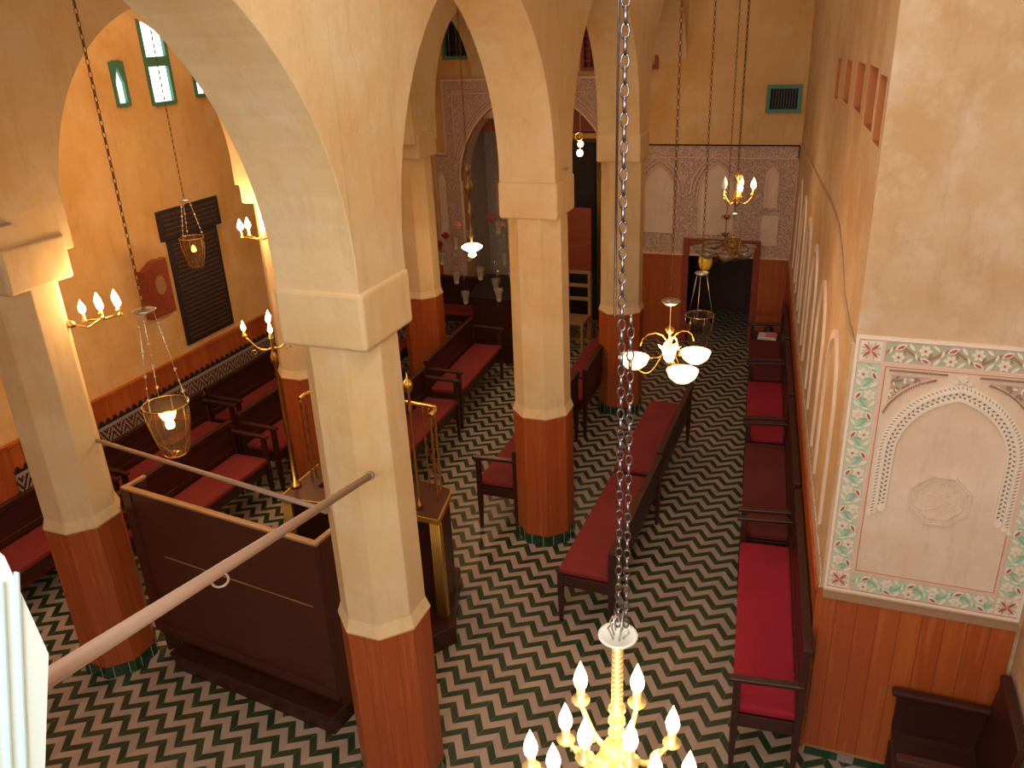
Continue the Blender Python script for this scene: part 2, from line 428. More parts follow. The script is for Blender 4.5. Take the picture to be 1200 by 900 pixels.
# doorway and passage
f = MB(); f.box(-1.93, -1.84, FAR-.04, FAR+.3, 0, 1.56); f.box(-.95, -.86, FAR-.04, FAR+.3, 0, 1.56); f.box(-1.84, -.95, FAR-.04, FAR+.3, 1.46, 1.56)
d1 = struct(f.build('door_1', M['red_wood'], bevel=.008), 'red brown framed doorway in the far wall')
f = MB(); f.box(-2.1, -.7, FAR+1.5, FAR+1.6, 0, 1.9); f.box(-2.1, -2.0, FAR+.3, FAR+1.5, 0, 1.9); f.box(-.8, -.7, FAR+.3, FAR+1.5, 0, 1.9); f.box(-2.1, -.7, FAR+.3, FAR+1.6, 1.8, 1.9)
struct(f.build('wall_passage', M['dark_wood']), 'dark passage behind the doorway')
# recess behind the carved arch
f = MB(); f.box(-5.6, -2.7, FAR+1.0, FAR+1.1, 0, 3.9); f.box(-5.6, -5.36, FAR+.3, FAR+1., 0, 3.9); f.box(-2.94, -2.7, FAR+.3, FAR+1., 0, 3.9)
rec = struct(f.build('wall_recess', M['carved_grey']), 'grey carved stucco back of the ark recess')
f = MB(); f.box(-5.35, -2.95, FAR+.31, FAR+1.0, 2.98, 3.4); struct(f.build('trim_9', M['red_wood']), 'orange red beam across the recess')
f = MB()
for x in (-5.2, -4.75, -4.3):
    p = arch_pts(x+.2, .15, 2.3, .22, 8); o_ = arch_pts(x+.2, .19, 2.3, .27, 8)
    f.strip([(x+.05, 1.3)]+p+[(x+.35, 1.3)], [(x+.01, 1.3)]+o_+[(x+.39, 1.3)], FAR+.97, FAR+1.0, XZ)
f.build('stucco_arch', M['carved'], rec)

# right wall (skewed): local frame, u along the wall from the near corner, v into the nave (-)
RW = Vector((.19, 4.36)); RE = Vector((-.45, 11.75)); RL = (RE-RW).length; RA = math.atan2(RE.y-RW.y, RE.x-RW.x)
def rw(u, v=0.): d = (RE-RW).normalized(); n = Vector((-d.y, d.x)); p = RW+d*u+n*v; return p    # v>0 towards the nave
yl = lambda y: (y-RW.y)/math.sin(RA)
slots = [(yl(y)-w/2, yl(y)+w/2, z0, z1) for y, w, z0, z1 in ((7.23, .30, 3.80, 4.09), (6.41, .38, 3.84, 4.11), (5.64, .42, 3.86, 4.13), (5.01, .38, 3.83, 4.14), (4.59, .26, 3.80, 4.12))]
wr = wall_holes(0, RL+.2, 0, CEIL, 0, -.10, slots, XZ, 1)
wr.box(0, RL+.2, -.30, -.10, 0, CEIL)
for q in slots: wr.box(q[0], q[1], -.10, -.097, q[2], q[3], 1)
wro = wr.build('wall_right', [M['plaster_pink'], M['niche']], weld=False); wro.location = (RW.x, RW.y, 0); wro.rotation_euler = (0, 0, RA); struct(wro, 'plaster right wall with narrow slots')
# near face of the pier and the wall returning to the camera
f = MB(); f.box(.19, 1.5, 4.36, 4.66, 0, CEIL); f.box(1.22, 1.5, NEAR, 4.36, 0, CEIL)
struct(f.build('wall_near_right', M['plaster_pink']), 'mottled plaster face of the near right pier')
# walls behind the viewer, with an open gallery window
f = wall_holes(LW-.25, 1.5, 0, CEIL, NEAR, NEAR-.2, [(-3.2, 1.0, 3.6, 5.7)], XZ)
struct(f.build('wall_near', M['plaster'], weld=True))

# arcades
def arcade(name, x, cols, springs, a, zsp, rise, half, ends):
    x0, x1 = x-.228, x+.228; mb = MB(); ys = []; e0, e1 = ends
    prof = [(e0, 3.2)]
    for i in range(len(cols)-1):
        c = (cols[i]+cols[i+1])/2; aa = (cols[i+1]-cols[i])/2-half
        Rr = 1.4*aa/1.2; ri = math.sqrt(Rr*Rr-(aa-Rr)**2)
        ap = arch_pts(c, aa, zsp, ri, 16)
        prof += [(c-aa, 3.2)]+ap+[(c+aa, 3.2)]
    prof.append((e1, 3.2))
    n = len(prof)
    vs = []; fs = []
    for (u, z) in prof: vs += [(x0, u, z), (x1, u, z), (x0, u, CEIL), (x1, u, CEIL)]
    for i in range(n-1):
        k = 4*i; j = k+4
        fs.append((k, k+1, j+1, j))
        if abs(prof[i][0]-prof[i+1][0]) > 1e-6:
            fs += [(k+1, k+3, j+3, j+1), (k, j, j+2, k+2), (k+2, j+2, j+3, k+3)]
        else: pass
    mb.add(vs, fs)
    o = mb.build(name, M['plaster_col'], weld=True, bevel=.06, bseg=4)
    return struct(o)
RX, LX = -2.215, -4.85
RY = [-2.45, .46, 3.38, 6.30, 9.20, 12.1]; LY = [-2.0, .82, 3.66, 6.50, 9.20, 12.1]
arcade('wall_arcade_right', RX, RY, None, 1.2, 3.38, 1.38, .228, (-2.7, FAR+.0))
arcade('wall_arcade_left', LX, LY, None, 1.1, 3.38, 1.28, .30, (-2.7, FAR+.0))

# ------------------------------------------------------------------ columns
def octa(r, z): return (r/math.cos(PI/8), z)
def make_column(label):
    t = thing('octagonal_column', label, 'column', group='octagonal columns of the two arcades')
    PH = PI/8
    m = MB(); m.lathe([octa(.254, 0), octa(.254, .10)], 8, mat=0, smooth=False, phase=PH)
    for k in range(8):                                            # joints between the glazed tiles
        a = k*PI/4
        T = Matrix.Rotation(a, 4, 'Z')
        for j in (-.055, .055): m.box(.250, .2555, j-.002, j+.002, .0, .10, 1, T)
    m.build('tile_skirting', [M['green_tile'], M['grout']], t)
    m = MB(); m.lathe([octa(.245, .10), octa(.245, 1.28), octa(.238, 1.29)], 8, smooth=False, phase=PH)
    m.build('wood_casing', M['planks_round'], t)
    m = MB(); m.lathe([octa(.250, 1.285), octa(.254, 1.30), octa(.246, 1.32), octa(.229, 1.375), octa(.224, 3.04)], 8, smooth=False, phase=PH)
    m.build('shaft', M['plaster_col'], t, bevel=.006)
    m = MB(); m.box(-.242, .242, -.242, .242, 3.02, 3.31)
    m.build('capital', M['plaster_col'], t, bevel=.022, bseg=3)
    return t
col = make_column('octagonal plaster column with capital, largest and nearest, rod ending on it')
cols = [(RX, 6.30, 'octagonal column standing second in the right row, beside a front red bench'),
        (RX, 9.20, 'octagonal column farthest back in the right row, behind the bowl chandelier'),
        (LX, 3.66, 'octagonal column at the left edge beside the tall brown screen'),
        (LX, 6.50, 'octagonal column mostly hidden behind the nearest column'),
        (LX, 9.20, 'octagonal column farthest back in the left row near the ark')]
col.location = (RX, 3.38, 0)
for x, y, lab in cols: dup(col, (x, y, 0), 0, lab)
# small ledge marks on the plaster near the springers
m = MB(); m.box(-.05, .05, -.02, .01, 0, .012)
for i, (p, r, lab) in enumerate((((LX+.232, 3.50, 3.44), PI/2, 'small dark plaster ledge on the left arcade above the edge column'), ((RX+.232, 6.30, 3.37), PI/2, 'small dark plaster ledge over the second right column capital'))):
    o = m.build('plaster_ledge', M['soffit']); o.location = p; o.rotation_euler = (0, 0, r); tag(o, lab, 'ledge')

# ------------------------------------------------------------------ wainscots and trims
def trim(name, mb, mats, lab=None, **k): return struct(mb.build(name, mats, **k), lab)
m = MB(); m.box(LW, LW+.03, NEAR, FAR, 0, 1.28); m.box(LW, LW+.045, NEAR, FAR, 1.28, 1.31); trim('trim_1', m, M['planks'], 'varnished wood wainscot of left wall')
m = MB()
for a, b in ((-6.35, -5.70), (-2.70, -1.93), (-.86, -.47)):
    m.box(a, b, FAR-.03, FAR, 0, 1.28); m.box(a, b, FAR-.045, FAR, 1.28, 1.31)
trim('trim_2', m, M['planks'], 'varnished wood wainscot of far wall')
m = MB(); m.box(.02, RL-.02, 0.0, .03, 0, 1.26); m.box(.02, RL-.02, 0, .045, 1.26, 1.29)
o = trim('trim_3', m, M['planks'], 'varnished wood wainscot of right wall'); o.location = (RW.x, RW.y, 0); o.rotation_euler = (0, 0, RA)
m = MB(); m.box(.19, 1.19, 4.33, 4.36, .09, 1.25); m.box(.185, 1.2, 4.325, 4.36, .075, .092, 1); m.box(.19, 1.2, 4.322, 4.36, 1.25, 1.275, 2)
trim('trim_4', m, [M['planks'], M['edge_wood'], M['s_brown']], 'varnished wood wainscot below the painted stucco panel')
m = MB()
for k in range(10): m.box(.20+k*.1, .297+k*.1, 4.335, 4.36, 0, .074, k % 3 == 2)
trim('trim_5', m, [M['green_tile'], M['soffit']], 'dark green tile skirting below wainscot')

# zigzag mosaic band with stepped crest on the left wall
m = MB(); y0, y1 = 4.28, 9.6
m.box(LW+.03, LW+.05, y0, y1, .62, 1.0, 0); m.box(LW+.03, LW+.055, y0, y1, 1.0, 1.03, 1)
k = 0
while y0+k*.085+.08 < y1:
    y = y0+k*.085; k += 1
    m.prism([(y+.004, 1.03), (y+.079, 1.03), (y+.079, 1.05), (y+.062, 1.05), (y+.062, 1.07), (y+.041, 1.09), (y+.021, 1.07), (y+.021, 1.05), (y+.004, 1.05)], LW+.03, LW+.05, YZ, 2)
trim('trim_6', m, [M['band'], M['soffit'], M['black_board']], 'zigzag mosaic band with stepped crest on left wall')

# ------------------------------------------------------------------ near painted stucco panel (plane y = 4.36)
Y0 = 4.36
def P2(u, v, d): return (u, Y0-d, v)
sp = thing('stucco_mural', 'painted stucco mural with arch and floral border on the near right pier', 'wall panel', (0, 0, 0))
m = MB(); m.prism([(.19, 1.29), (1.20, 1.29), (1.20, 2.885), (.19, 2.885)], 0, .008, P2); m.build('field', M['stucco_plain'], sp)
def frame_strip(m, x0, x1, z0, z1, w, d0, d1, mat):
    m.prism([(x0, z0), (x1, z0), (x1, z0+w), (x0, z0+w)], d0, d1, P2, mat); m.prism([(x0, z1-w), (x1, z1-w), (x1, z1), (x0, z1)], d0, d1, P2, mat)
    m.prism([(x0, z0+w), (x0+w, z0+w), (x0+w, z1-w), (x0, z1-w)], d0, d1, P2, mat); m.prism([(x1-w, z0+w), (x1, z0+w), (x1, z1-w), (x1-w, z1-w)], d0, d1, P2, mat)
bx0, bx1, bz0, bz1 = .205, 1.19, 1.315, 2.865; bw = .125      # border outer rect and width
m = MB()
frame_strip(m, bx0-.012, bx1+.008, bz0-.014, bz1+.014, .014, .006, .016, 0)
frame_strip(m, bx0, bx1, bz0, bz1, .004, .006, .012, 3)
frame_strip(m, bx0+bw, bx1-bw, bz0+bw, bz1-bw, .014, .006, .015, 1)
frame_strip(m, bx0+bw+.016, bx1-bw-.016, bz0+bw+.016, bz1-bw-.016, .0035, .006, .011, 3)
for x in (bx0+bw, bx1-bw): 
    for z0_, z1_ in ((bz0, bz0+bw), (bz1-bw, bz1)): m.prism([(x-.004, z0_), (x+.004, z0_), (x+.004, z1_), (x-.004, z1_)], .006, .014, P2, 1)
for z in (bz0+bw, bz1-bw):
    for x0_, x1_ in ((bx0, bx0+bw), (bx1-bw, bx1)): m.prism([(x0_, z-.004), (x1_, z-.004), (x1_, z+.004), (x0_, z+.004)], .006, .0142, P2, 1)
m.build('border_frame', [M['s_cream'], M['s_pink'], M['s_green'], M['s_line']], sp)
# border ground + flowers
m = MB()
i0 = bx0+.008; w_in = bw-.016
m.prism([(i0, bz0+bw+.006), (i0+w_in, bz0+bw+.006), (i0+w_in, bz1-bw-.006), (i0, bz1-bw-.006)], .006, .009, P2, 0)
m.prism([(bx1-.008-w_in, bz0+bw+.006), (bx1-.008, bz0+bw+.006), (bx1-.008, bz1-bw-.006), (bx1-.008-w_in, bz1-bw-.006)], .006, .009, P2, 0)
m.prism([(bx0+bw+.006, bz0+.008), (bx1-bw-.006, bz0+.008), (bx1-bw-.006, bz0+.008+w_in), (bx0+bw+.006, bz0+.008+w_in)], .006, .009, P2, 0)
m.prism([(bx0+bw+.006, bz1-.008-w_in), (bx1-bw-.006, bz1-.008-w_in), (bx1-bw-.006, bz1-.008), (bx0+bw+.006, bz1-.008)], .006, .009, P2, 5)
def leaf(m, fn, cx, cy, ang, ln, wd, d0, d1, mat, n=5):
    pts = []
    for i in range(n+1): t = i/n; pts.append((t*ln-ln/2, wd/2*math.sin(PI*t)))
    for i in range(n-1, 0, -1): t = i/n; pts.append((t*ln-ln/2, -wd/2*math.sin(PI*t)))
    ca, sa = math.cos(ang), math.sin(ang)
    m.prism([(cx+x*ca-y*sa, cy+x*sa+y*ca) for x, y in pts], d0, d1, fn, mat)
def blossom(m, fn, cx, cy, r, mat, cm, d=.016):
    for k in range(6): a = k*PI/3; leaf(m, fn, cx+math.cos(a)*r*.55, cy+math.sin(a)*r*.55, a, r*1.0, r*.62, .009, d, mat, 4)
    m.prism([(cx+math.cos(k*PI/3)*r*.22, cy+math.sin(k*PI/3)*r*.22) for k in range(6)], .009, d+.003, fn, cm)
def floral(m, fn, ln, green, seed):        # local strip: along 0..ln, across -.05..+.05
    rnd = random.Random(seed); n = max(2, round(ln/.115)); st = ln/n; amp = .030
    pts = [(s_, amp*math.sin(2*PI*s_/(2*st))) for s_ in [ln*i/(n*10) for i in range(n*10+1)]]
    m.strip([(a, b-.008) for a, b in pts], [(a, b+.008) for a, b in pts], .009, .0125, fn, green)
    for i in range(n):
        s_ = st*(i+.5); sg = 1 if i % 2 == 0 else -1
        blossom(m, fn, s_, sg*-.022, .031, 1, 3 if rnd.random() < .5 else 4)
        leaf(m, fn, s_+st*.05, sg*.033, sg*.5, .062, .030, .009, .016, 1)
        leaf(m, fn, s_+st*.05, sg*.033, sg*.5, .042, .015, .016, .019, 3)
        leaf(m, fn, s_+st*.48, sg*.036, -sg*.9, .050, .017, .009, .015, 1)
        leaf(m, fn, s_+st*.42, -sg*.040, sg*.7, .046, .015, .009, .015, 1)
        leaf(m, fn, s_-st*.32, sg*.012, sg*1.3, .040, .013, .009, .014, 1)
        leaf(m, fn, s_+st*.22, sg*.004, -sg*1.1, .030, .010, .009, .014, green)
cx_l = i0+w_in/2; cx_r = bx1-.008-w_in/2; cz_b = bz0+.008+w_in/2; cz_t = bz1-.008-w_in/2
zl0, zl1 = bz0+bw+.01, bz1-bw-.01; xl0, xl1 = bx0+bw+.01, bx1-bw-.01
floral(m, lambda u, v, d: P2(cx_l+v, zl1-u, d), zl1-zl0, 2, 1)
floral(m, lambda u, v, d: P2(cx_r+v, zl1-u, d), zl1-zl0, 2, 2)
floral(m, lambda u, v, d: P2(xl0+u, cz_b+v, d), xl1-xl0, 2, 3)
floral(m, lambda u, v, d: P2(xl0+u, cz_t+v, d), xl1-xl0, 6, 4)
for cx_, cz_ in ((cx_l, cz_b), (cx_r, cz_b), (cx_l, cz_t), (cx_r, cz_t)):
    m.prism([(cx_-.052, cz_-.052), (cx_+.052, cz_-.052), (cx_+.052, cz_+.052), (cx_-.052, cz_+.052)], .006, .009, P2, 1)
    for k in range(8):
        a = k*PI/4+PI/4
        leaf(m, P2, cx_+math.cos(a)*.027, cz_+math.sin(a)*.027, a, .050 if k % 2 == 0 else .036, .014, .009, .015, 3 if k % 2 == 0 else 4)
        a += PI/8; leaf(m, P2, cx_+math.cos(a)*.042, cz_+math.sin(a)*.042, a, .022, .007, .009, .014, 2)
m.build('floral_border', [M['s_palegreen'], M['s_cream'], M['s_green'], M['s_red'], M['s_pink'], M['s_olive'], M['s_brown']], sp)
# arch bands
cA = .710
def arch_line(a, zs, rise, foot): p = arch_pts(cA, a, zs, rise, 16); return [(cA-a, foot)]+p+[(cA+a, foot)]
lines = [arch_line(.262, 2.24, .335, 1.90), arch_line(.270, 2.24, .343, 1.90), arch_line(.305, 2.24, .385, 1.90), arch_line(.314, 2.24, .394, 1.88), arch_line(.342, 2.24, .424, 1.86), arch_line(.350, 2.24, .435, 2.20)]
m = MB()
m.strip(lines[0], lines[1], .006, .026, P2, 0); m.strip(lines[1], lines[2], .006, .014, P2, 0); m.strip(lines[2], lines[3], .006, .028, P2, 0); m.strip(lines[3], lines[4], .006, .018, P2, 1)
def along(line, step):
    out = []; acc = 0
    for (a, b), (c, d) in zip(line[:-1], line[1:]):
        ln = math.hypot(c-a, d-b)
        while acc <= ln: t = acc/ln if ln else 0; out.append((a+(c-a)*t, b+(d-b)*t, math.atan2(d-b, c-a))); acc += step
        acc -= ln
    return out
mid = [((a+c)/2, (b+d)/2) for (a, b), (c, d) in zip(lines[1], lines[2])]
for i, (x, z, a) in enumerate(along(mid, .0135)):
    o_ = .009 if i % 2 else -.009
    leaf(m, P2, x-math.sin(a)*o_, z+math.cos(a)*o_, a+(.8 if i % 2 else -.8), .018, .011, .014, .017, 2, 2)
mid = [((a+c)/2, (b+d)/2) for (a, b), (c, d) in zip(lines[3], lines[4])]
for x, z, a in along(mid, .020): leaf(m, P2, x, z, a+PI/2+.5, .022, .005, .018, .021, 3, 2)
# scalloped feet
for sg in (-1, 1):
    for k, (dx, dz, r) in enumerate(((.285, 1.895, .022), (.318, 1.872, .018), (.342, 1.85, .014))):
        m.prism([(cA+sg*dx+r*math.cos(t*PI/5), dz+r*math.sin(t*PI/5)) for t in range(10)], .006, .020, P2, 0)
# rope lines and spandrels
def rope(m, line, w=.012, mat=4):
    for i, (x, z, a) in enumerate(along(line, .013)): leaf(m, P2, x, z, a+.6, .017, w*.7, .010, .019, mat, 3)
o2 = arch_pts(cA, .362, 2.36, .318, 14); n_ = len(o2)
L1 = [p for p in o2[:n_//2-1] if p[0] > .36]
rope(m, L1); rope(m, [(2*cA-u, v) for u, v in L1])
m.strip([(u-.006, v+.014) for u, v in L1], [(u-.002, v+.010) for u, v in L1], .008, .016, P2, 5)
zt = bz1-bw-.034
for sg in (-1, 1):
    f_ = lambda u: cA+sg*(u-cA) if sg > 0 else u
    xs = lambda u: u if sg < 0 else 2*cA-u
    rope(m, [(xs(.372), zt), (xs(.64), zt)])
    tri = [(xs(.380), zt-.022), (xs(.585), zt-.022), (xs(.470), zt-.085), (xs(.380), zt-.175)]
    m.prism(tri if sg < 0 else tri[::-1], .008, .0095, P2, 6)
    for a_, b_ in zip(tri, tri[1:]+tri[:1]):
        dx, dz = b_[0]-a_[0], b_[1]-a_[1]; ln = math.hypot(dx, dz); nx, nz = -dz/ln*.0025, dx/ln*.0025
        m.prism([(a_[0]-nx, a_[1]-nz), (b_[0]-nx, b_[1]-nz), (b_[0]+nx, b_[1]+nz), (a_[0]+nx, a_[1]+nz)], .009, .014, P2, 5)
    rnd = random.Random(5)
    for k in range(38):
        s_, t_ = rnd.random(), rnd.random()
        x = .387+s_*.17*(1-t_); z = zt-.030-t_*.125*(1-s_*.25)
        leaf(m, P2, xs(x), z, rnd.random()*3, .026, .010, .0095, .014+rnd.random()*.004, 4 if k % 3 else 0, 3)
blossom(m, P2, cA, 2.695, .022, 0, 0, .026)
for dx in (-.03, .03): blossom(m, P2, cA+dx, 2.672, .014, 0, 1, .024)
m.build('arch_band', [M['s_cream'], M['s_cream'], M['s_dark'], M['s_dark'], M['s_brown'], M['s_pink'], M['s_grey']], sp)
# octagonal medallion
m = MB(); oc = (.702, 1.986)
OCT = lambda r: [(oc[0]+r*math.cos(PI/8+k*PI/4), oc[1]+r*math.sin(PI/8+k*PI/4)) for k in range(8)]
m.prism(OCT(.158), .006, .014, P2, 0)
m.strip(OCT(.160), OCT(.150), .006, .024, P2, 0, closed=True); m.strip(OCT(.124), OCT(.118), .006, .022, P2, 0, closed=True)
o8 = OCT(.137); 
for x, z, a in along(o8+[o8[0]], .017): leaf(m, P2, x, z, a+.8, .019, .007, .014, .020, 0, 2)
for ring, n_ in ((.095, 16), (.065, 12), (.035, 8)):
    for k in range(n_): a = 2*PI*k/n_; leaf(m, P2, oc[0]+ring*math.cos(a), oc[1]+ring*math.sin(a), a+(.7 if k % 2 else -.7), .032, .010, .014, .019, 0, 3)
m.build('medallion', [M['stucco_plain']], sp)

# ------------------------------------------------------------------ stucco band of the right wall
rp = thing('stucco_wall_frieze', 'carved stucco frieze with tall blind arches along the right wall', 'wall panel', (RW.x, RW.y, 0), RA)
def PR(u, v, d): return (u, d, v)
topc = [(0.0, 2.83), (.35, 2.84), (.72, 2.88), (1.08, 3.03), (1.5, 3.12), (1.9, 3.13), (2.6, 3.11), (3.7, 3.05), (5.2, 2.98), (6.6, 2.90), (RL, 2.86)]
m = MB(); m.strip([(u, 1.29) for u, z in topc], topc, 0., .016, PR); m.build('field', M['plaster_pink'], rp)
m = MB(); m.strip([(u, z-.010) for u, z in topc], [(u, z+.006) for u, z in topc], 0., .024, PR, 0); m.build('top_moulding', M['plaster_pink'], rp, bevel=.006)
m = MB()
m.box(0, RL, .018, .028, 1.29, 1.40); m.build('carved_border', M['carved'], rp)
m = MB()
u = .30
while u+.80 < RL:
    p = arch_pts(u+.40, .30, 2.22, .38, 10); q = arch_pts(u+.40, .345, 2.22, .44, 10)
    m.strip([(u+.10, 1.50)]+p+[(u+.70, 1.50)], [(u+.055, 1.50)]+q+[(u+.745, 1.50)], .014, .034, PR, 0)
    u += 1.06
m.build('blind_arches', M['stucco_plain'], rp)

# ------------------------------------------------------------------ stucco on the far wall
fp = thing('stucco_wall_frieze', 'pink carved stucco frieze with blind arches on the far wall beside the doorway', 'wall panel', (0, FAR, 0))
def PF(u, v, d): return (u, -d, v)
m = MB(); m.prism([(-2.66, 1.31), (-.46, 1.31), (-.46, 2.85), (-2.66, 2.85)], 0, .012, PF); m.build('field', M['carved'], fp)
m = MB()
def edge_box(m, x0, x1, z0, z1, w, d, mat):
    for a, b, c, e in ((x0, x1, z0, z0+w), (x0, x1, z1-w, z1), (x0, x0+w, z0+w, z1-w), (x1-w, x1, z0+w, z1-w)):
        m.prism([(a, c), (b, c), (b, e), (a, e)], .01, d, PF, mat)
edge_box(m, -2.66, -.46, 1.31, 2.85, .015, .03, 0); edge_box(m, -2.66, -.46, 2.67, 2.85, .015, .03, 0)
for cx_, a, zs, r in ((-2.30, .20, 2.2, .34), (-1.50, .22, 2.2, .38)):
    p = arch_pts(cx_, a, zs, r, 10)
    for i in range(3):
        q0 = arch_pts(cx_, a+.03+i*.05, zs, r+.035+i*.055, 10); q1 = arch_pts(cx_, a+.045+i*.05, zs, r+.05+i*.055, 10)
        m.strip(q0, q1, .01, .034, PF, 0)
    pl = [(cx_-a, 1.62)]+p+[(cx_+a, 1.62)]
    base = [(u_, 1.62) for u_, _ in pl]
    m.strip(base[1:-1], p, .010, .018, PF, 1)
    m.strip([(cx_-a, 1.62)]+p+[(cx_+a, 1.62)], [(cx_-a-.02, 1.62)]+arch_pts(cx_, a+.02, zs, r+.025, 10)+[(cx_+a+.02, 1.62)], .010, .03, PF, 0)
p = arch_pts(-.78, .06, 2.42, .12, 6); m.strip([(u_, 2.02) for u_, _ in p], p, .010, .018, PF, 1)
m.strip([(-.84, 2.02)]+p+[(-.72, 2.02)], [(-.87, 2.0)]+arch_pts(-.78, .09, 2.42, .16, 6)+[(-.69, 2.0)], .01, .03, PF, 0)
m.prism([(-.88, 1.5), (-.66, 1.5), (-.66, 1.92), (-.88, 1.92)], .010, .018, PF, 1)
m.build('blind_arches', [M['s_pink'], M['stucco_plain']], fp)
# carved portal
pp = thing('carved_portal', 'tall carved stucco arch framing the ark recess on the far wall', 'arch', (0, FAR, 0))
ap = arch_pts(-4.15, 1.17, 2.30, 1.28, 20); ap = [(-5.32, 0)]+ap+[(-2.98, 0)]
def portal_out(u, z):
    return (max(-5.56, min(-2.84, u)), 3.76)
m = MB()
apx = arch_pts(-4.15, 1.17, 2.30, 1.28, 20)
m.strip(apx, [(u_, 3.76) for u_, _ in apx], 0, .06, PF, 0)
m.prism([(-5.56, 0), (-5.32, 0), (-5.32, 3.76), (-5.56, 3.76)], 0, .06, PF, 0); m.prism([(-2.98, 0), (-2.74, 0), (-2.74, 3.76), (-2.98, 3.76)], 0, .06, PF, 0)
m.prism([(-5.75, 0), (-5.56, 0), (-5.56, 2.70), (-5.75, 2.70)], 0, .05, PF, 0)
m.build('surround', M['carved'], pp)
m = MB()
for a, r, d in ((1.17, 1.28, .30), ):
    m.strip(arch_pts(-4.15, a, 2.30, r, 20), arch_pts(-4.15, a+.03, 2.30, r+.03, 20), -.3, .09, PF, 0)
for i in range(3): m.strip(arch_pts(-4.15, 1.21+i*.04, 2.30, 1.32+i*.045, 20)[3:-3], arch_pts(-4.15, 1.222+i*.04, 2.30, 1.333+i*.045, 20)[3:-3], .05, .085, PF, 0)
for a, b, c, e in ((-5.56, -2.74, 3.73, 3.76), (-5.56, -2.74, 3.55, 3.565), (-5.56, -5.535, 2.7, 3.73), (-5.40, -5.385, 2.7, 3.55), (-5.77, -5.54, 2.68, 2.72), (-5.76, -5.74, 1.3, 2.68), (-5.34, -5.30, 1.3, 2.3), (-2.98, -2.94, 1.3, 2.3)):
    m.prism([(a, c), (b, c), (b, e), (a, e)], .05, .08, PF, 0)
m.build('mouldings', M['s_pink'], pp)
m = MB(); m.prism([(-5.72, 1.45), (-5.60, 1.45), (-5.60, 2.3), (-5.66, 2.42), (-5.72, 2.3)], .05, .06, PF, 0); m.build('plain_niche', M['stucco_plain'], pp)

# the ark
ak = thing('wooden_ark', 'dark wooden ark with gilt pilasters in the far recess', 'cabinet', (-3.75, FAR+.68, 0))
m = MB(); m.box(-.62, .62, -.22, .30, 0, 2.96); m.build('body', M['dark_wood'], ak, bevel=.01)
for s_ in (-1, 1):
    m = MB(); m.box(s_*.02 if s_ > 0 else -.40, .40 if s_ > 0 else -.02, -.26, -.22, .3, 2.8); m.build('door', M['dark'], ak, bevel=.01)
    m = MB(); 
    for k in range(5): m.tube([(s_*.43+s_*k*.026, -.24, .3), (s_*.43+s_*k*.026, -.24, 2.85)], .011, 6)
    m.build('pilaster', M['gold_paint'], ak)
m = MB(); m.box(-.66, .66, -.28, .3, 2.86, 2.96); m.build('cornice', M['gold_paint'], ak, bevel=.015)
# curtain board in front of the ark
b_ = thing('red_panel_stand', 'red brown framed board hanging upright in front of the ark', 'board', (-3.40, 11.45, 0))
m = MB(); m.box(-.19, .19, -.02, .02, 1.05, 2.0); m.build('board', M['red_wood'], b_, bevel=.012)
m = MB(); 
for x in (-.17, .17): m.box(x-.02, x+.02, -.018, .018, 0, 1.05)
m.box(-.2, .2, -.12, .12, 0, .05); m.build('stand', M['gold_paint'], b_)

# ------------------------------------------------------------------ benches
def make_bench(L_, D, seat, label, sh=.50, backh=.86, arm=True, group=None, cush=.06, hi=.72):
    """local: length on x, front at y=-D/2, back at y=+D/2"""
    t = thing('cushioned_bench', label, 'bench', group=group)
    h = L_/2; w = .045
    m = MB(); m.box(-h+.03, h-.03, -D/2+.005, D/2-.03, sh-cush, sh); m.build('seat_cushion', M[seat], t, bevel=.02, bseg=3)
    m = MB(); m.box(-h+.02, h-.02, -D/2+.02, -D/2+.045, sh-.16, sh-cush); m.box(-h+.02, h-.02, D/2-.05, D/2-.025, sh-.16, sh-cush)
    for s_ in (-1, 1): m.box(s_*(h-.035)-.0125, s_*(h-.035)+.0125, -D/2+.03, D/2-.03, sh-.16, sh-cush)
    m.box(-h+.03, h-.03, -D/2+.045, D/2-.05, sh-cush-.02, sh-cush)
    m.build('seat_frame', M['dark_wood'], t, bevel=.004)
    m = MB(); m.box(-h+.03, h-.03, D/2-.028, D/2-.004, sh-.02, backh-.05); m.box(-h, h, D/2-.045, D/2+.012, backh-.05, backh)
    m.box(-h+.03, h-.03, D/2-.036, D/2+.002, sh+.02, sh+.07)
    m.build('backrest', M['dark_wood'], t, bevel=.006)
    for sx in (-1, 1):
        for sy in (-1, 1):
            x = sx*(h-.028); y = sy*(D/2-.024); top = (hi if sy < 0 and arm else (backh-.03 if sy > 0 else sh-.04))
            m = MB(); m.add([(x+i*w/2*k, y+j*w/2*k, z) for z, k in ((0, .62), (.30, 1.), (top, 1.)) for i, j in ((-1, -1), (1, -1), (1, 1), (-1, 1))],
                            [(0, 3, 2, 1), (8, 9, 10, 11)]+[(4*r+q, 4*r+(q+1) % 4, 4*r+4+(q+1) % 4, 4*r+4+q) for r in (0, 1) for q in range(4)])
            m.build('leg', M['dark_wood'], t, bevel=.003)
        if arm:
            m = MB(); x = sx*(h-.028); m.bar((x, -D/2-.03, hi+.012), (x, D/2-.01, hi+.03), .055, .028)
            m.build('armrest', M['dark_wood'], t, bevel=.008, bseg=3)
    return t
G = 'cushioned prayer benches'
# middle of right nave, backs on their right (+x): front faces -x  -> rotate so local -y = world -x : rotz=-90deg
b1 = make_bench(1.66, .46, 'cush_red', 'red cushioned bench right of the second column, its front leg nearest the hanging chain', sh=.50, backh=.74, arm=False)
b1.location = (-1.47, 5.91, 0); b1.rotation_euler = (0, 0, -PI/2-.02)
dup(b1, (-1.46, 7.62, 0), -PI/2-.01, 'red cushioned bench behind the bowl chandelier, end to end with a nearer bench')
